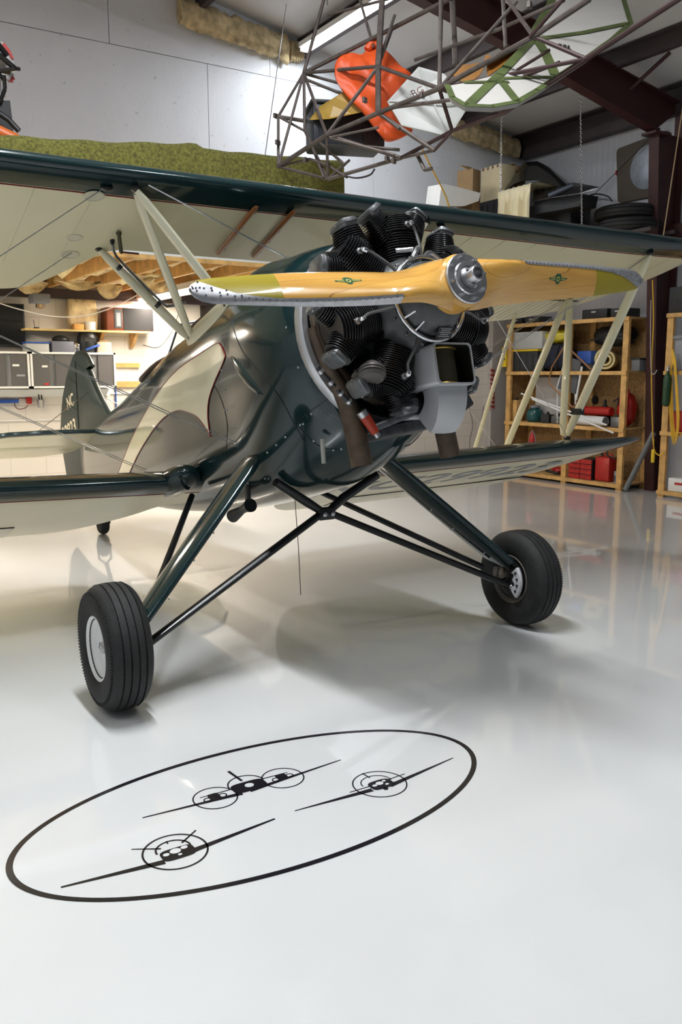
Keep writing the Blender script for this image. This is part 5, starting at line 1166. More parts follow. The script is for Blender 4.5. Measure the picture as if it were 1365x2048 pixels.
# bottom level
t = thing('drawer_organiser', 'red and black parts organiser with small drawers on the bottom shelf', 'drawer unit', (7.0, yz(1160, 950, 6.87)[0], LV[0])); ya, yb = yz(1138, 930, 6.87)[0], yz(1184, 930, 6.87)[0]; z1 = yz(1160, 917, 6.87)[1]; z0 = LV[0] + .001
B().span((6.885, yb, z0), (7.15, ya, z1)).obj('case', BLACKPL, t, smooth=False); W_ = (ya - yb) / 2; H_ = (z1 - z0) / 4
for i in range(2):
    for j in range(4):
        dr = B().span((6.87, yb + W_ * i + .006, z0 + H_ * j + .006), (6.884, yb + W_ * (i + 1) - .006, z0 + H_ * (j + 1) - .006)).obj('drawer', REDP, t, smooth=False); B().span((6.862, yb + W_ * (i + .35), z0 + H_ * (j + .6)), (6.871, yb + W_ * (i + .65), z0 + H_ * (j + .75))).obj('pull', REDP, dr, smooth=False)
t, q = item('fuel_can', 'red plastic fuel can on the bottom shelf', 'fuel can', 1190, 1220, 914, 0, REDP, x=6.9, d=.2, bev=.035); B().tube([(7.0, q[1] - .05, q[3]), (7.0, q[1] - .03, q[3] + .05)], .02, 8).obj('spout', BLACKPL, t); B().tube([(7.0, q[0] + .03, q[3] - .01), (7.0, q[0] + .04, q[3] + .035), (7.0, q[1] - .09, q[3] + .035), (7.0, q[1] - .08, q[3] - .01)], .012, 6).obj('handle', REDP, t)
t = thing('paint_tin', 'grey and blue paint tin on the bottom shelf', 'tin', (6.93, yz(1233, 955, 6.9)[0], LV[0])); cy = yz(1233, 955, 6.9)[0]; B().lathe([(.062, 0), (.062, .16), (.058, .165), (.055, .16), (0, .16)], (6.95, cy, LV[0] + .001), (0, 0, 1), 24).obj('tin', GREYPL, t); B().lathe([(.0625, .03), (.0630, .035), (.0630, .10), (.0625, .105)], (6.95, cy, LV[0] + .001), (0, 0, 1), 24, False).obj('wrapper', mat('blue_wrapper', (.05, .07, .13), .5), t)
t, q = lump('red_rag_heap', 'heap of red rags at far end of the bottom shelf', 'rags', 1094, 1122, 934, 0, REDP, x=6.95, d=.25, seed=21, rough=.25); B().tube([(6.93, q[0] + .02, q[2] + .03), (6.92, q[1] - .02, q[2] + .05)], .02, 6).obj('cord', BLACKPL, t)
t = thing('coiled_hose', 'black coiled hose hanging above the fuel can', 'hose', at(1232, 905, 0, 6.87)); c_ = at(1228, 903, 0, 6.88); B().tube([c_ + (.02 * math.sin(a * 3), .11 * math.cos(a), .09 * math.sin(a)) for a in np.linspace(0, 4.4 * PI, 50)], .011, 6).obj('coil', BLACKPL, t)
t = thing('hand_sprayer', 'small red and steel sprayer hanging at far end of the shelves', 'sprayer', at(1066, 884, 0, 6.8)); c_ = at(1066, 872, 0, 6.86); B().lathe([(.05, -.12), (.055, -.06), (.035, .02), (.015, .06)], c_, (0, 0, 1), 16).obj('red_body', REDP, t); B().tube([c_ + (0, .07, -.1), c_ + (0, .05, .02), c_ + (0, 0, .09), c_ + (0, -.05, .02), c_ + (0, -.07, -.1)], .012, 6).obj('steel_frame', STEEL, t)
# on top of the unit
for k, (p0, p1, top, m, lab) in enumerate(((1022, 1045, 636, BLACKPL, 'low black toolbox on top of the shelving, far end'), (1050, 1078, 633, DGREY, 'dark grey case on top of the shelving'), (1165, 1215, 618, BLACKPL, 'long black case on top of the shelving'), (1222, 1252, 616, DGREY, 'dark box on top of the shelving near the column'))):
    t, q = item('case', lab, 'case', p0, p1, top, 3, m, x=6.92, d=.3); B().span((6.905, (q[0] + q[1]) / 2 - .04, q[3] - .05), (6.92, (q[0] + q[1]) / 2 + .04, q[3] - .03)).obj('latch', STEEL, t, smooth=False)
# yellow spirit level hanging on the far post
t = thing('spirit_level', 'yellow spirit level hanging on the far shelf post', 'spirit level', at(1009, 733, 0, 6.81)); a_, c_ = at(1005, 695, 0, 6.80), at(1013, 734, 0, 6.80); B().span((6.79, c_[1] , c_[2]), (6.825, a_[1], a_[2]), .006).obj('body', YELLOWP, t, angle=30)
for k in (.25, .6): p_ = a_ * (1 - k) + c_ * k; B().lathe([(.022, 0), (.022, .004), (0, .004)], (6.79, p_[1], p_[2]), (-1, 0, 0), 12).obj('vial', BLACKPL, t)
# wood uprights and pipe leaning below the wing tip
tag(B().tube([(6.86, 3.78, .02), (7.02, 3.50, .80)], .035, 12).obj('grey_pipe', mat('grey_pvc', (.16, .17, .17), .5)), 'grey plastic pipe leaning beside the shelf post', 'pipe')
# cords on the column and the green gas bottle
YC = mat('yellow_cord', (.72, .42, .03), .5, var=.1)
q = [at(*p, 0, 6.79) for p in ((1306, 560), (1308, 640), (1304, 740), (1306, 850), (1308, 890), (1312, 905), (1322, 911), (1330, 903))]; tag(B().tube(smoothline(q, 6), .008, 6).obj('extension_cord', YC), 'yellow extension cord hanging straight down the red column', 'cord')
q = [at(*p, 0, 6.77) for p in ((1303, 600), (1302, 660), (1303, 738), (1309, 748), (1315, 740))]; tag(B().tube(smoothline(q, 6), .006, 6).obj('hanging_cable', mat('pale_cable', (.45, .42, .38), .5)), 'pale cable looped on the red column', 'cord')
t = thing('cord_bundle', 'bundle of yellow cord hung on the near shelf post', 'cord', at(1350, 880, 0, 6.79))
for k in range(6):
    w_ = 5 + 2.2 * k; q = [at(1348 + (k - 3), 695 + 4 * k, 0, 6.80), at(1348 - w_ * .55, 770, 0, 6.79 - .004 * k), at(1348 - w_ * .35 + 2, 845 + 6 * k, 0, 6.79 - .004 * k), at(1353, 868 + 3 * k, 0, 6.79), at(1353 + w_ * .4, 840, 0, 6.79 - .004 * k), at(1350 + w_ * .35, 770, 0, 6.79 - .004 * k), at(1350 + (k - 3), 698 + 4 * k, 0, 6.80)]; B().tube(smoothline(q, 6), .007, 6).obj('loop', YC, t)
q = [at(1353, 860, 0, 6.78), at(1362, 866, 0, 6.78), at(1380, 862, 0, 6.78)]; B().tube(smoothline(q, 5), .007, 6).obj('loose_end', YC, t)
t = thing('gas_bottle', 'slim green gas bottle strapped to the near shelf post', 'gas bottle', at(1333, 815, 0, 6.76)); c_ = at(1333, 813, 0, 6.76); h_ = at(1333, 742, 0, 6.76)[2] - c_[2]; B().lathe([(.02, 0), (.048, .02), (.052, .05), (.052, h_ * .78), (.04, h_ * .88), (.018, h_ * .93), (.018, h_)], c_, (0, 0, 1), 20).obj('cylinder', mat('bottle_green', (.012, .055, .020), .35), t)
B().lathe([(.025, 0), (.025, .04), (.012, .045), (.012, .07)], c_ + (0, 0, h_), (0, 0, 1), 10).obj('valve', STEEL, t); B().tube([c_ + (0, -.06, h_ * .5), c_ + (-.055, 0, h_ * .5), c_ + (0, .06, h_ * .5)], .006, 6).obj('strap', BLACKPL, t); B().span(c_ + (.045, -.02, h_ * .45), c_ + (.075, .02, h_ * .55)).obj('hook', STEEL, t)
t = thing('cord_weight', 'small yellow switch box hanging on a cord by the column', 'switch', at(1307, 925, 0, 6.79)); c_ = at(1307, 912, 0, 6.78); B().box(c_, (.03, .045, .17), None, .008).obj('box', YELLOWP, t); B().tube([c_ + (0, 0, .08), c_ + (0, 0, .22)], .005, 6).obj('cord', YC, t)
# on the near unit
def itemr(name, label, cat, y0, y1, z0, z1, m, x=6.86, d=.4, bev=.012): t = thing(name, label, cat, (x + d / 2, (y0 + y1) / 2, z0)); B().span((x, y0, z0), (x + d, y1, z1), bev).obj('body', m, t, angle=30); return t
t = itemr('loudspeaker', 'large black loudspeaker on top of the near shelving', 'loudspeaker', 2.55, 3.27, LV[3] + .001, LV[3] + .32, BLACKPL); 
for y in (2.75, 3.05): B().lathe([(.10, 0), (.10, .006), (.08, .003), (.02, -.01)], (6.859, y, LV[3] + .16), (-1, 0, 0), 24).obj('driver', BLACK, t)
t = itemr('storage_tote', 'light grey tote on the near shelving at the right edge', 'storage box', 2.6, 3.15, LV[2] + .001, LV[2] + .42, mat('light_grey_tote', (.30, .31, .34), .5)); B().span((6.84, 2.58, LV[2] + .39), (7.28, 3.17, LV[2] + .43)).obj('rim', GREYPL, t, smooth=False)
t = itemr('red_toolbox', 'red toolbox on the near shelving at the right edge', 'toolbox', 2.6, 3.13, LV[1] + .001, LV[1] + .26, REDP); B().tube([(6.98, 2.75, LV[1] + .26), (6.98, 2.75, LV[1] + .3), (6.98, 3.0, LV[1] + .3), (6.98, 3.0, LV[1] + .26)], .01, 6).obj('handle', BLACK, t)
t = itemr('carton', 'white carton with red print on the bottom near shelf', 'carton', 2.6, 3.12, LV[0] + .001, LV[0] + .17, WHITEP); B().span((6.857, 2.7, LV[0] + .09), (6.8595, 3.02, LV[0] + .12)).obj('print', REDP, t, smooth=False)
# ================================================================== hung below the roof
# bare steel-tube fuselage frame; nodes given as photo position and distance
TUBEST = mat('dusty_steel_tube', (.105, .085, .078), .5, .4, var=.25, scale=20)
FRM = thing('fuselage_frame', 'bare steel tube aircraft frame hanging below the roof', 'aircraft frame', far(800, 250, 6.4))
T0, TN = 7.0, 4.9
ND = dict(A=(608, 146, 7.0), B=(557, 333, 7.0), C=(656, 358, 6.7), D=(557, 233, 7.1), E=(654, 270, 6.55), F=(757, 133, 6.42), G=(757, 226, 6.3), H=(879, 177, 5.9), I=(803, 316, 6.45), J=(869, 301, 6.2), K=(785, 57, 6.6), L=(905, -5, 6.2), M=(1068, 73, 5.3), N=(1180, -2, 4.95), O=(616, 243, 7.1), P=(610, 262, 7.0),
          Q=(905, 262, 6.1), R=(1010, 225, 5.75), S=(1173, 118, 5.1), T=(1365, -6, 4.6), U=(765, -8, 6.5), V=(650, -8, 7.0), W=(884, -8, 6.1), X=(915, -8, 6.2), Y=(1002, 30, 5.7), Z=(1010, -8, 5.7))
def nd(k): return far(*ND[k])
RUSTT = mat('maroon_tube', (.055, .028, .028), .5, .3, var=.2)
def tb_(p, q, r=.014, m=TUBEST): B().tube([p, q], r, 8).obj('frame_tube', m, FRM)
BIG = .017
for a, b_, r in (('B', 'E', .018), ('E', 'G', .018), ('G', 'H', .018), ('H', 'M', .018), ('M', 'N', .018), ('A', 'K', .017), ('K', 'L', .017), ('C', 'I', .015), ('I', 'Q', .015), ('Q', 'R', .015), ('R', 'S', .016), ('S', 'T', .016),
                 ('A', 'V', .015), ('A', 'B', .012), ('A', 'D', .012), ('D', 'B', .012), ('D', 'O', .016), ('A', 'P', .013), ('A', 'E', .013), ('B', 'C', .012), ('D', 'P', .010), ('A', 'F', .014), ('F', 'E', .014), ('F', 'G', .022), ('F', 'U', .024), ('F', 'H', .014), ('H', 'W', .014), ('E', 'I', .014), ('C', 'E', .012), ('G', 'J', .015), ('I', 'J', .012), ('J', 'Q', .012), ('H', 'Q', .014), ('H', 'R', .013), ('H', 'S', .013), ('M', 'S', .013), ('W', 'X', .012), ('M', 'Z', .013), ('K', 'F', .012), ('P', 'C', .011)):
    tb_(nd(a), nd(b_), r, RUSTT if a + b_ in ('QR', 'RS', 'ST', 'HS', 'HR', 'MS', 'HQ', 'JQ', 'IQ') else TUBEST)
for p, q, r in (((612, 148, 7), (700, 172, 6.9), .012), ((615, 160, 7), (690, 190, 6.9), .012), ((610, 255, 6.9), (648, 355, 6.7), .010), ((557, 333, 7), (620, 318, 6.8), .010), ((620, 318, 6.8), (655, 330, 6.7), .010), ((655, 358, 6.7), (700, 320, 6.6), .011), ((690, 330, 6.6), (640, 285, 6.8), .012), ((700, 290, 6.5), (800, 300, 6.45), .012), ((660, 275, 6.5), (790, 310, 6.4), .012), ((760, 226, 6.3), (800, 258, 6.2), .013), ((757, 255, 6.3), (660, 275, 6.5), .010),
                ((785, 215, 6.2), (940, 195, 5.8), .013), ((940, 195, 5.8), (1120, 125, 5.3), .012), ((879, 177, 5.9), (1035, 2, 5.6), .013), ((880, 180, 5.9), (882, 0, 6.0), .014), ((1060, 75, 5.3), (1130, -5, 5.1), .012), ((1035, 140, 5.5), (1100, 100, 5.3), .010), ((905, 0, 6.6), (912, 130, 6.5), .022), ((830, 120, 6.5), (1000, 58, 6.1), .014), ((1000, 58, 6.1), (1130, 0, 5.8), .014), ((1007, 0, 5.9), (1012, 95, 5.8), .014),
                ((748, 95, 6.7), (718, -8, 6.8), .011), ((790, 30, 6.5), (757, 130, 6.5), .012), ((655, 30, 7.0), (800, -8, 6.7), .012), ((695, 355, 6.6), (655, 330, 6.7), .010)):
    tb_(far(*p), far(*q), r, RUSTT if p[0] > 930 and p[1] > 60 else TUBEST)
# clips, brackets and the pedal-like foot below the frame
for p, q in (((833, 305, 6.4), (850, 340, 6.35)), ((850, 340, 6.35), (866, 337, 6.35))): B().tube([far(*p), far(*q)], .014, 6).obj('step_bracket', TUBEST, FRM)
for x, y, t_ in ((556, 285, 7.0), (552, 232, 7.1), (612, 320, 6.8), (775, 318, 6.4), (788, 322, 6.4), (730, 200, 6.4), (845, 190, 6.0), (1060, 10, 5.2)): B().box(far(x, y, t_), (.05, .02, .035), rot('Z', .5)).obj('tab', TUBEST, FRM, smooth=False)
q = [far(*p) for p in ((690, 352, 6.6), (715, 356, 6.55), (740, 350, 6.5), (750, 338, 6.5))]; B().tube(smoothline(q, 5), .007, 6).obj('loose_cable', BLACKPL, FRM)
for x, y, t_ in ((655, 10, 7.0), (765, 2, 6.5), (905, 2, 6.2), (1180, 5, 4.95)):     # straps up to the roof
    p = far(x, y, t_); B().tube([p, np.array((p[0], p[1], roof_z(p[0]) - .02))], .006, 6).obj('hanging_strap', BLACK, FRM)
# long rope down the white wall and yellow cord below the frame
tag(B().tube([at(574, 2, 1, 5.9), at(530, 315, 1, 3.6)], .005, 5).obj('rope', GREYPL), 'thin grey rope from the roof down to the carpet', 'rope')
q = [far(*p) for p in ((846, 300, 6.4), (858, 325, 6.6), (872, 352, 6.9), (892, 392, 7.2), (900, 420, 7.3))]; tag(B().tube(smoothline(q, 5), .007, 6).obj('cord', YC), 'thin yellow cord trailing from the frame to the white sheet', 'cord')
# orange bag stuffed in the frame
def draped(name, label, cat, front, mid, back, m, seed=0, amp=.02):
    "soft body through three outlines given as lists of (photo x, y, distance)"
    r = np.random.default_rng(seed); t = thing(name, label, cat, far(*front[len(front) // 2])); rs = []
    F_ = [np.array([far(*p) for p in L]) for L in (front, mid, back)]
    def dense(P): return np.array(smoothline(list(P) + [P[0]], 5)[:-1])
    D = [dense(P) for P in F_]; rs = []; ph = r.uniform(0, 6.28, 8)
    def bump(p):
        a, b_ = p @ _R, p @ _U; w1 = 2 * math.sin(5 * b_ + ph[2]); w2 = 1.5 * math.sin(7 * a)
        return amp * (math.sin(8 * a + 3 * b_ + ph[0] + w1) + .8 * (1 - 2 * abs(math.sin(9 * b_ - 5 * a + ph[1] + w2))) + .6 * (1 - 2 * abs(math.sin(16 * a + 9 * b_ + ph[3] + w1))))
    for P, k, w_ in [(D[0], k_, 1) for k_ in np.linspace(.03, .9, 16)] + [(D[0], .95, .6), (D[0], .98, .3), (D[1], 1.0, 0), (D[2], .95, 0), (D[2], .4, 0)]:
        c = P.mean(0); Q = c + (P - c) * k; bulge = -.10 * (1 - k * k) if w_ else 0
        rs.append([q_ + _F * (bulge + bump(q_) * w_) for q_ in Q])
    B().rings(rs).obj('fabric', m, t, angle=75); return t
OR = mat('orange_nylon', (.70, .085, .012), .5, var=.12, scale=9, bump=.6, bscale=14)
fr_ = [(748, 84), (765, 95), (785, 112), (805, 135), (826, 152), (815, 185), (800, 215), (815, 250), (826, 262), (800, 278), (775, 284), (765, 275), (748, 255), (725, 225), (695, 195), (672, 160), (670, 130), (682, 112), (705, 105), (725, 108), (738, 92)]
t = draped('orange_bag', 'bright orange nylon bag slung in the hanging frame', 'bag', [p + (6.72,) for p in fr_], [p + (6.85,) for p in fr_], [p + (7.0,) for p in fr_], OR, 4, .024)
q = [far(*p, 6.72) for p in ((735, 100), (748, 84), (762, 98), (752, 112))]; B().tube(smoothline(q, 5), .03, 8).obj('gathered_neck', OR, t)
t = thing('black_tote', 'black ribbed tote with yellow lid in the hanging frame', 'storage box', far(680, 300, 6.75)); e = np.array((math.cos(-.35), math.sin(-.35), 0)); f = np.array((-e[1], e[0], 0)); c_ = far(690, 262, 7.15); Rm = np.column_stack([e, f, (0, 0, 1.)])
B().box(c_, (.60, .36, .32), Rm, .02).obj('tub', mat('black_blue_tub', (.016, .02, .03), .45), t, angle=30)
for k in range(5): B().box(c_ + e * (-.24 + .12 * k) - f * .183, (.02, .012, .24), Rm).obj('rib', MATS['black_blue_tub'], t, smooth=False)
B().box(c_ + (0, 0, .165), (.64, .40, .03), Rm, .008).obj('rim', BLACKPL, t, angle=30)
B().prism([far(*p) for p in ((620, 240, 6.9), (640, 215, 6.85), (672, 196, 6.8), (702, 176, 6.8), (742, 198, 6.75), (735, 222, 6.75), (660, 238, 6.8))], _F * .02 + _U * .02).obj('lid', mat('mustard_lid', (.36, .22, .03), .45), t, smooth=False)
# translucent bin tipped over, with hand-written letters
t = thing('clear_bin', 'translucent white plastic bin tipped on its side in the hanging frame', 'storage box', far(855, 255, 6.0)); TB = mat('milky_plastic', (.62, .63, .62), .35, var=.05, alpha=.80)
Fc = [far(*p) for p in ((838, 138, 6.30), (888, 152, 6.25), (935, 212, 6.15), (898, 272, 6.25), (805, 250, 6.40), (778, 205, 6.45))]; ctr = np.mean(Fc, axis=0); Bc = [ctr + (p - ctr) * .82 + np.array((.15, .30, .10)) for p in Fc]
B().rings([Bc, Fc, [ctr + (p - ctr) * 1.04 for p in Fc], [ctr + (p - ctr) * 1.04 - _F * .015 for p in Fc], [ctr + (p - ctr) * .97 - _F * .014 for p in Fc]], True, True, True).obj('tub', TB, t, smooth=False)
B().tube([Fc[0] - _F * .02, far(865, 200, 6.26), Fc[3] - _F * .02], .006, 6).obj('edge', TB, t); B().tube([Fc[5] - _F * .02, far(868, 206, 6.26), Fc[2] - _F * .02], .006, 6).obj('edge', TB, t)
exl = _R * math.cos(.45) + _U * math.sin(.45); eyl = -_R * math.sin(.45) + _U * math.cos(.45); B_ = lettering('BG', far(836, 184, 6.24), exl, eyl, .075, .0); B_.obj('scrawled_letters', mat('brown_marker', (.16, .05, .04), .6, var=0), t, smooth=False)
B_ = lettering('56', far(819, 191, 6.28), exl, eyl, .07, -.005); B_.obj('scrawled_letters', mat('grey_marker', (.38, .36, .36), .6, var=0), t, smooth=False)
# fabric covered tail surface with green taped ribs
t = thing('tail_panel', 'white fabric tail surface with green tape resting on the frame', 'aircraft part', far(1040, 140, 5.5)); GT = mat('green_tape', (.07, .095, .025), .7, var=.3); WF = mat('white_fabric', (.50, .48, .45), .6, var=.04)
n_ = np.array((-.25, -.55, .80)); n_ /= np.linalg.norm(n_); pc = far(1040, 140, 5.55)
def onp(x, y, d=0.): r_ = ray(x, y); return CAM + r_ * (((pc - CAM) @ n_) / (r_ @ n_)) + n_ * d
out_ = [(895, 172), (905, 196), (932, 212), (985, 214), (1035, 205), (1075, 182), (1120, 152), (1172, 118), (1225, 80), (1262, 47), (1250, 8), (1236, -40), (1120, -60), (1092, 12), (1066, 70), (1036, 112), (985, 152), (930, 166)]
B().prism([onp(*p) for p in out_], n_ * -.03).obj('fabric', WF, t, smooth=False)
def tape(pts, w_, closed=False):
    P = [onp(*p, .004) for p in pts]; b = B()
    for a_, c_ in zip(P, P[1:]):
        d = (c_ - a_) / np.linalg.norm(c_ - a_); e_ = np.cross(d, n_); b.prism([a_ + e_ * w_ - d * .01, a_ - e_ * w_ - d * .01, c_ - e_ * w_ + d * .01, c_ + e_ * w_ + d * .01], n_ * .003)
    b.obj('green_tape', GT, t, smooth=False)
tape(out_[:11] + [(1236, -40)], .020); tape([(1066, 80), (1000, 150), (940, 208)], .030); tape([(1075, 82), (1090, 105), (1110, 150)], .034); tape([(1000, 160), (1034, 203)], .026); tape([(1005, 158), (1110, 155)], .016); tape([(1085, 78), (1170, 66), (1256, 48)], .026); tape([(1066, 70), (1100, 12), (1120, -50)], .03); tape([(1015, 165), (930, 166)], .016)
b = B()
for k, x in enumerate((1118, 1122, 1128, 1131, 1137)): b.tube([onp(x, 92 + k * .9, .01), onp(x + 1.5, 99 + k, .01)], .008, 5)
b.obj('stencilled_marks', BLACK, t)
# varnished plywood former behind it
t = thing('plywood_former', 'curved varnished plywood former tucked behind the tail surface', 'aircraft part', far(950, 140, 6.0)); PLY = mat('varnished_ply', (.30, .13, .025), .4, var=.2)
B().prism([far(*p, 6.0) for p in ((905, 150), (915, 130), (945, 128), (968, 124), (972, 110), (980, 110), (984, 118), (970, 132), (960, 150), (945, 162), (925, 163))], _F * .02).obj('former', PLY, t, smooth=False)
G_ = [[far(978 + 90 * u - 4 * math.sin(PI * v), 152 - 68 * u - 30 * v * (1 - .6 * u), 5.95 + .12 * math.sin(PI * v)) for v in np.linspace(0, 1, 6)] for u in np.linspace(0, 1, 8)]; b = B(); b.grid(G_); b.grid([[p + _F * .012 for p in r] for r in G_]); b.obj('curved_sheet', PLY, t)
# ------------------------------------------------------------------ hanging platform in the right back corner
PZ = 3.36
t = thing('hanging_platform', 'timber platform hung on chains in the right back corner', 'platform', (6.75, 5.1, PZ - .1)); 
for k in range(3): B().span((5.42 + .26 * k, 5.3, PZ - .03), (5.42 + .26 * k + .245, 6.4, PZ)).obj('plank', MATS['shelf_ply'], t, smooth=False)
for k in range(5): B().span((6.2 + .24 * k, 3.95, PZ - .03), (6.2 + .24 * k + .225, 6.4, PZ)).obj('plank', MATS['shelf_ply'], t, smooth=False)
for y in (4.2, 5.1, 6.1): B().span((6.16, y - .045, PZ - .12), (7.42, y + .045, PZ - .031)).obj('bearer', PINE, t, smooth=False)
def chain(a_, c_, label, r=.0045, lk=.034):
    a_, c_ = np.array(a_, float), np.array(c_, float); d = c_ - a_; L = np.linalg.norm(d); d /= L; n = int(L / (lk * .78)); b = B(); e1 = np.cross(d, (0, 1, 0)); e1 /= np.linalg.norm(e1); e2 = np.cross(d, e1)
    for i in range(n):
        o_ = a_ + d * (i + .5) * L / n; e_ = e1 if i % 2 else e2; b.tube([o_ + d * math.cos(t_) * lk / 2 + e_ * math.sin(t_) * lk * .33 for t_ in np.linspace(0, 2 * PI, 9)], r, 4)
    tag(b.obj('chain', CHROME, angle=80), label, 'chain', 'platform chains')
pa = at(1006, 410, 0, 6.22); pb = at(1170, 432, 0, 6.22)
chain((6.19, pa[1], PZ - .1), at(1003, 195, 0, 6.19) * (0, 1, 1) + (6.19, 0, .4), 'steel chain holding the platform, the one beside the cream box')
chain((6.19, pb[1], PZ - .1), at(1161, 165, 0, 6.19) * (0, 1, 1) + (6.19, 0, .0), 'steel chain holding the platform, the one near the steel frame')
def pbox(name, label, cat, px0, px1, top, x, d, m, rz=0, bev=.004, z0=PZ + .001, part='body'):
    ya, yb = at(px0, top, 0, x)[1], at(px1, top, 0, x)[1]; zt = at((px0 + px1) / 2, top, 0, x)[2]; t = thing(name, label, cat, (x + d / 2, (ya + yb) / 2, z0)); B().box((x + d / 2, (ya + yb) / 2, (z0 + zt) / 2), (d, abs(ya - yb), zt - z0), rot('Z', rz), bev).obj(part, m, t, angle=30); return t, (yb, ya, z0, zt)
# cream finger-jointed box
t, q = pbox('jointed_box', 'cream finger jointed wooden box standing on the platform', 'wooden box', 963, 1001, 332, 6.42, .30, mat('cream_ply', (.74, .63, .40), .6, var=.06))
for zz in (q[3] - .045, q[2] + .30):
    for k in range(4): B().span((6.4165, q[0] + (q[1] - q[0]) * (.08 + .25 * k), zz), (6.4205, q[0] + (q[1] - q[0]) * (.17 + .25 * k), zz + .04)).obj('finger_joint', mat('brown_endgrain', (.22, .12, .10), .7), t, smooth=False)
t, q = pbox('cardboard_box', 'brown cardboard box tilted behind the white sheet', 'carton', 916, 940, 340, 5.80, .2, CARDB, .3); B().box((5.90, (q[0] + q[1]) / 2, q[3] + .03), (.18, .2, .012), rot('X', .5)).obj('flap', CARDB, t, smooth=False)
t, q = pbox('cardboard_box', 'small brown carton between cream box and black cowling', 'carton', 1002, 1030, 335, 6.72, .22, CARDB, .2); B().box((6.83, (q[0] + q[1]) / 2, q[3] + .01), (.2, .2, .01), rot('Y', .3)).obj('flap', CARDB, t, smooth=False)
t = thing('foam_sheet', 'white foam sheet lying on the platform end', 'foam sheet', at(920, 400, 1, 5.9)); P = [at(*p, 1, 5.75) for p in ((878, 412), (884, 368), (905, 371), (962, 386), (958, 402), (930, 412))]; B().prism(P, (0, .30, .02)).obj('sheet', WHITEP, t, smooth=False); B().span((P[0][0] + .1, 5.8, PZ + .001), (P[3][0] - .05, 6.1, P[0][2])).obj('lower_sheet', WHITEP, t, smooth=False)
t = thing('grey_crate', 'dark crate under the cream cloth on the platform', 'crate', (6.5, 5.6, PZ)); a_, c_ = at(935, 395, 0, 6.32), at(1003, 395, 0, 6.32); B().span((6.32, c_[1], PZ + .001), (6.75, a_[1], c_[2]), .01).obj('body', BLACKPL, t, angle=30)
for k in range(6): B().span((6.31, c_[1] + (a_[1] - c_[1]) * (k + .3) / 6, PZ + .05), (6.32, c_[1] + (a_[1] - c_[1]) * (k + .5) / 6, c_[2] - .05)).obj('rib', DGREY, t, smooth=False)
# cream cloth in folds over the platform edge
ya, yb = at(1003, 395, 0, 6.2)[1], at(1068, 395, 0, 6.2)[1]; zt = at(1040, 372, 0, 6.2)[2]; g = []
for i, s_ in enumerate(np.linspace(0, 1, 14)):
    row = []
    for j, y in enumerate(np.linspace(ya + .38 * (s_ < .3) * 0, yb, 40)):
        fold = .035 * math.sin(j * 1.1) + .018 * math.sin(j * 2.6 + 1); x_, z_ = (6.62 - .46 * (s_ / .35), zt + .01 * math.sin(j)) if s_ < .35 else (6.155 + fold * min(1, (s_ - .35) * 4) - .02, zt - (s_ - .35) / .65 * .62)
        row.append((x_, y, z_))
    g.append(row)
b = B(); b.grid(g); b.grid([[(x_ + .008, y, z_ - .006) for x_, y, z_ in r] for r in g]); tag(b.obj('dust_sheet', mat('cream_cloth', (.78, .70, .48), .8, var=.06), angle=80), 'cream cloth hanging in folds over the platform edge', 'cloth')
# black cowling and sheets
t = thing('cowling', 'large curved black cowling half on the platform', 'aircraft part', at(1090, 385, 0, 6.6)); BG_ = mat('black_gloss', (.010, .011, .012), .2, 0, .3)
def bp3(x, y, d): return at(x, y, 0, d)
edge0 = [(1008, 372), (1030, 340), (1052, 324), (1075, 322), (1100, 334), (1130, 357), (1152, 376)]; edge1 = [(1010, 382), (1030, 368), (1052, 360), (1075, 358), (1100, 366), (1130, 380), (1150, 388)]
g = [[bp3(*p, 6.95) for p in edge0], [bp3(p[0], p[1] + 4, 6.75) for p in edge0], [bp3((p[0] + q_[0]) / 2, (p[1] + q_[1]) / 2, 6.55) for p, q_ in zip(edge0, edge1)], [bp3(*p, 6.45) for p in edge1]]; b = B(); b.grid(g); b.grid([[p + (.006, 0, -.012) for p in r] for r in g]); b.obj('shell', BG_, t, angle=80)
B().tube([p for p in g[3]], .008, 6).obj('rolled_edge', BG_, t); B().span((6.5, g[3][-1][1] + .1, PZ + .001), (6.9, g[3][0][1] - .1, min(p[2] for p in g[3]) - .01), .03).obj('stand', BLACKPL, t, angle=40)
t = thing('black_sheet', 'pointed black sheet lying over the platform edge', 'panel', at(1130, 400, 0, 6.3)); P = [bp3(*p, d) for p, d in (((1066, 402), 6.2), ((1068, 378), 6.6), ((1150, 365), 6.7), ((1200, 374), 6.3), ((1160, 386), 6.15), ((1105, 394), 6.12))]; B().prism(P, (0, 0, -.012)).obj('sheet', BG_, t, smooth=False)
B().tube([bp3(1098, 392, 6.12), bp3(1147, 371, 6.3)], .035, 12).obj('rolled_end', mat('blue_black_roll', (.05, .06, .09), .3), t); B().prism([bp3(*p, 6.25) for p in ((1070, 404), (1110, 396), (1165, 388), (1160, 412), (1120, 420), (1070, 428))], (.3, 0, 0)).obj('folded_bag', BLACKPL, t, smooth=False)
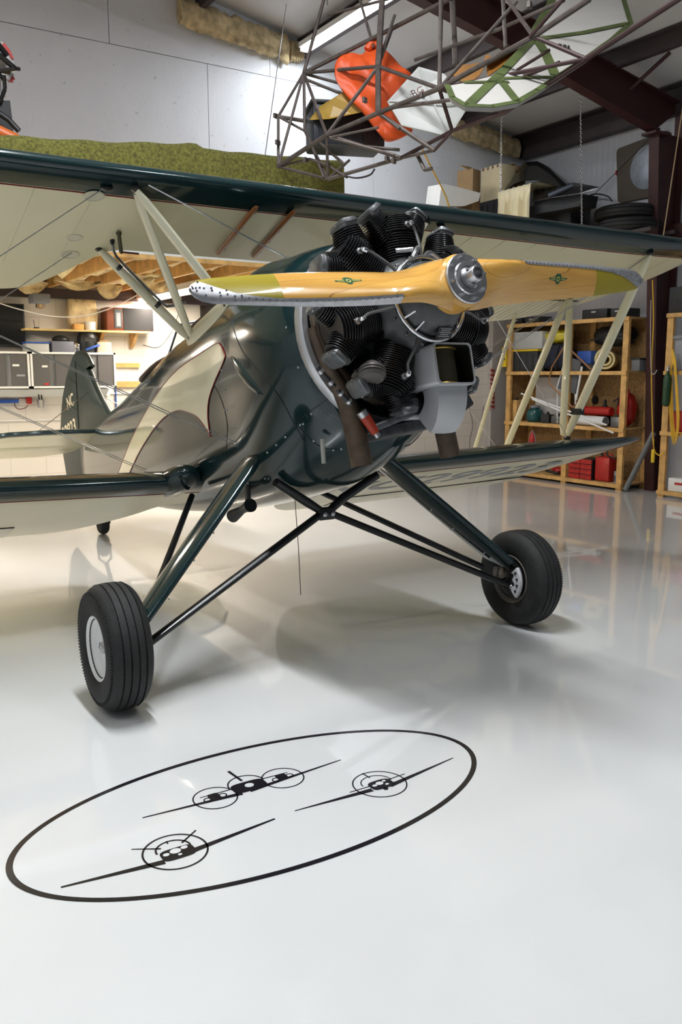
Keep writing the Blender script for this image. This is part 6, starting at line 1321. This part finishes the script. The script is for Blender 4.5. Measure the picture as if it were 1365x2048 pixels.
# two tyres lying flat beside the column
for k, lab in enumerate(('large black tyre lying flat by the column, lower of two', 'large black tyre lying flat by the column, upper of two')):
    yc = at(1265, 440, 0, 7.0)[1]; zc = PZ + .087 + .17 * k; c_ = np.array((6.95 - .0, yc + .05 * k, zc)); prof = [(.22, -.075), (.25, -.083), (.36, -.083), (.40, -.06), (.41, -.03), (.402, -.026), (.41, -.02), (.413, 0), (.41, .02), (.402, .026), (.41, .03), (.40, .06), (.36, .083), (.25, .083), (.22, .075)]
    t = thing('tyre', lab, 'tyre', c_ - (0, 0, .085), 'tyres by the column'); B().lathe(prof, c_, (0, 0, 1), 40, False).obj('casing', RUBBER, t, angle=40); B().lathe([(.22, -.075), (.205, -.04), (.205, .04), (.22, .075)], c_, (0, 0, 1), 40, False).obj('bead', BLACKPL, t)
t = thing('tyre_rack', 'timber bearers below the two tyres', 'rack', (7.0, 3.95, PZ - .1))
for x in (6.72, 7.18): B().span((x - .04, 3.46, PZ - .04), (x + .04, 3.945, PZ - .001)).obj('bearer', DARKSTEEL, t, smooth=False)
# board with a round mirror-like disc on the right wall
t = thing('fan_panel', 'brown panel with a round pale metal disc on the right wall', 'panel', at(1285, 400, 0, 7.40)); y1, z0, z1 = 4.68, 3.93, 4.62; P = []
for cx, cz, a0 in ((3.98, z1 + .03, 0), (y1 - .05, z1 - .05, 0), ): pass
corner = lambda cy, cz, a0, a1, r=.06: [(7.41, cy + r * math.cos(a), cz + r * math.sin(a)) for a in np.linspace(a0, a1, 6)]
B().prism(corner(y1 - .06, z1 - .06, 0, PI / 2) + corner(3.9, z1 + .0, PI / 2, PI) + corner(3.9, z0 + .02, PI, 1.5 * PI) + corner(y1 - .12, z0 + .02, 1.5 * PI, 2 * PI), (.03, 0, 0)).obj('board', mat('brown_hardboard', (.085, .065, .045), .6), t, smooth=False)
B().lathe([(.0, .01), (.27, .01), (.285, .004), (.285, 0)], (7.41, 4.14, 4.28), (-1, 0, 0), 40).obj('disc', mat('galvanised_disc', (.38, .42, .47), .45, .5, var=.25, scale=6), t); B().box((7.405, 4.66, 4.3), (.02, .02, .06)).obj('red_catch', REDP, t, smooth=False)
q = [at(*p, 0, 7.3) for p in ((1167, 398), (1190, 388), (1215, 392), (1225, 402))]; tag(B().tube(smoothline(q, 5), .010, 6).obj('cable', BLACKPL), 'black cable looped above the tyres', 'cable')
tag(B().tube([at(1178, 400, 0, 7.35), at(1302, 276, 0, 7.35)], .005, 5).obj('cable', BLACKPL), 'thin black cable slanting across the right wall', 'cable')
p0 = at(1360, 250, 0, 6.6); tag(B().tube([p0 + (p0 - at(1325, 463, 0, 6.6)) * .4, at(1325, 463, 0, 6.6) - (0, 0, .25)], .008, 6).obj('rope', mat('tan_rope', (.45, .32, .18), .7)), 'tan rope hanging at the right edge by the column', 'rope')
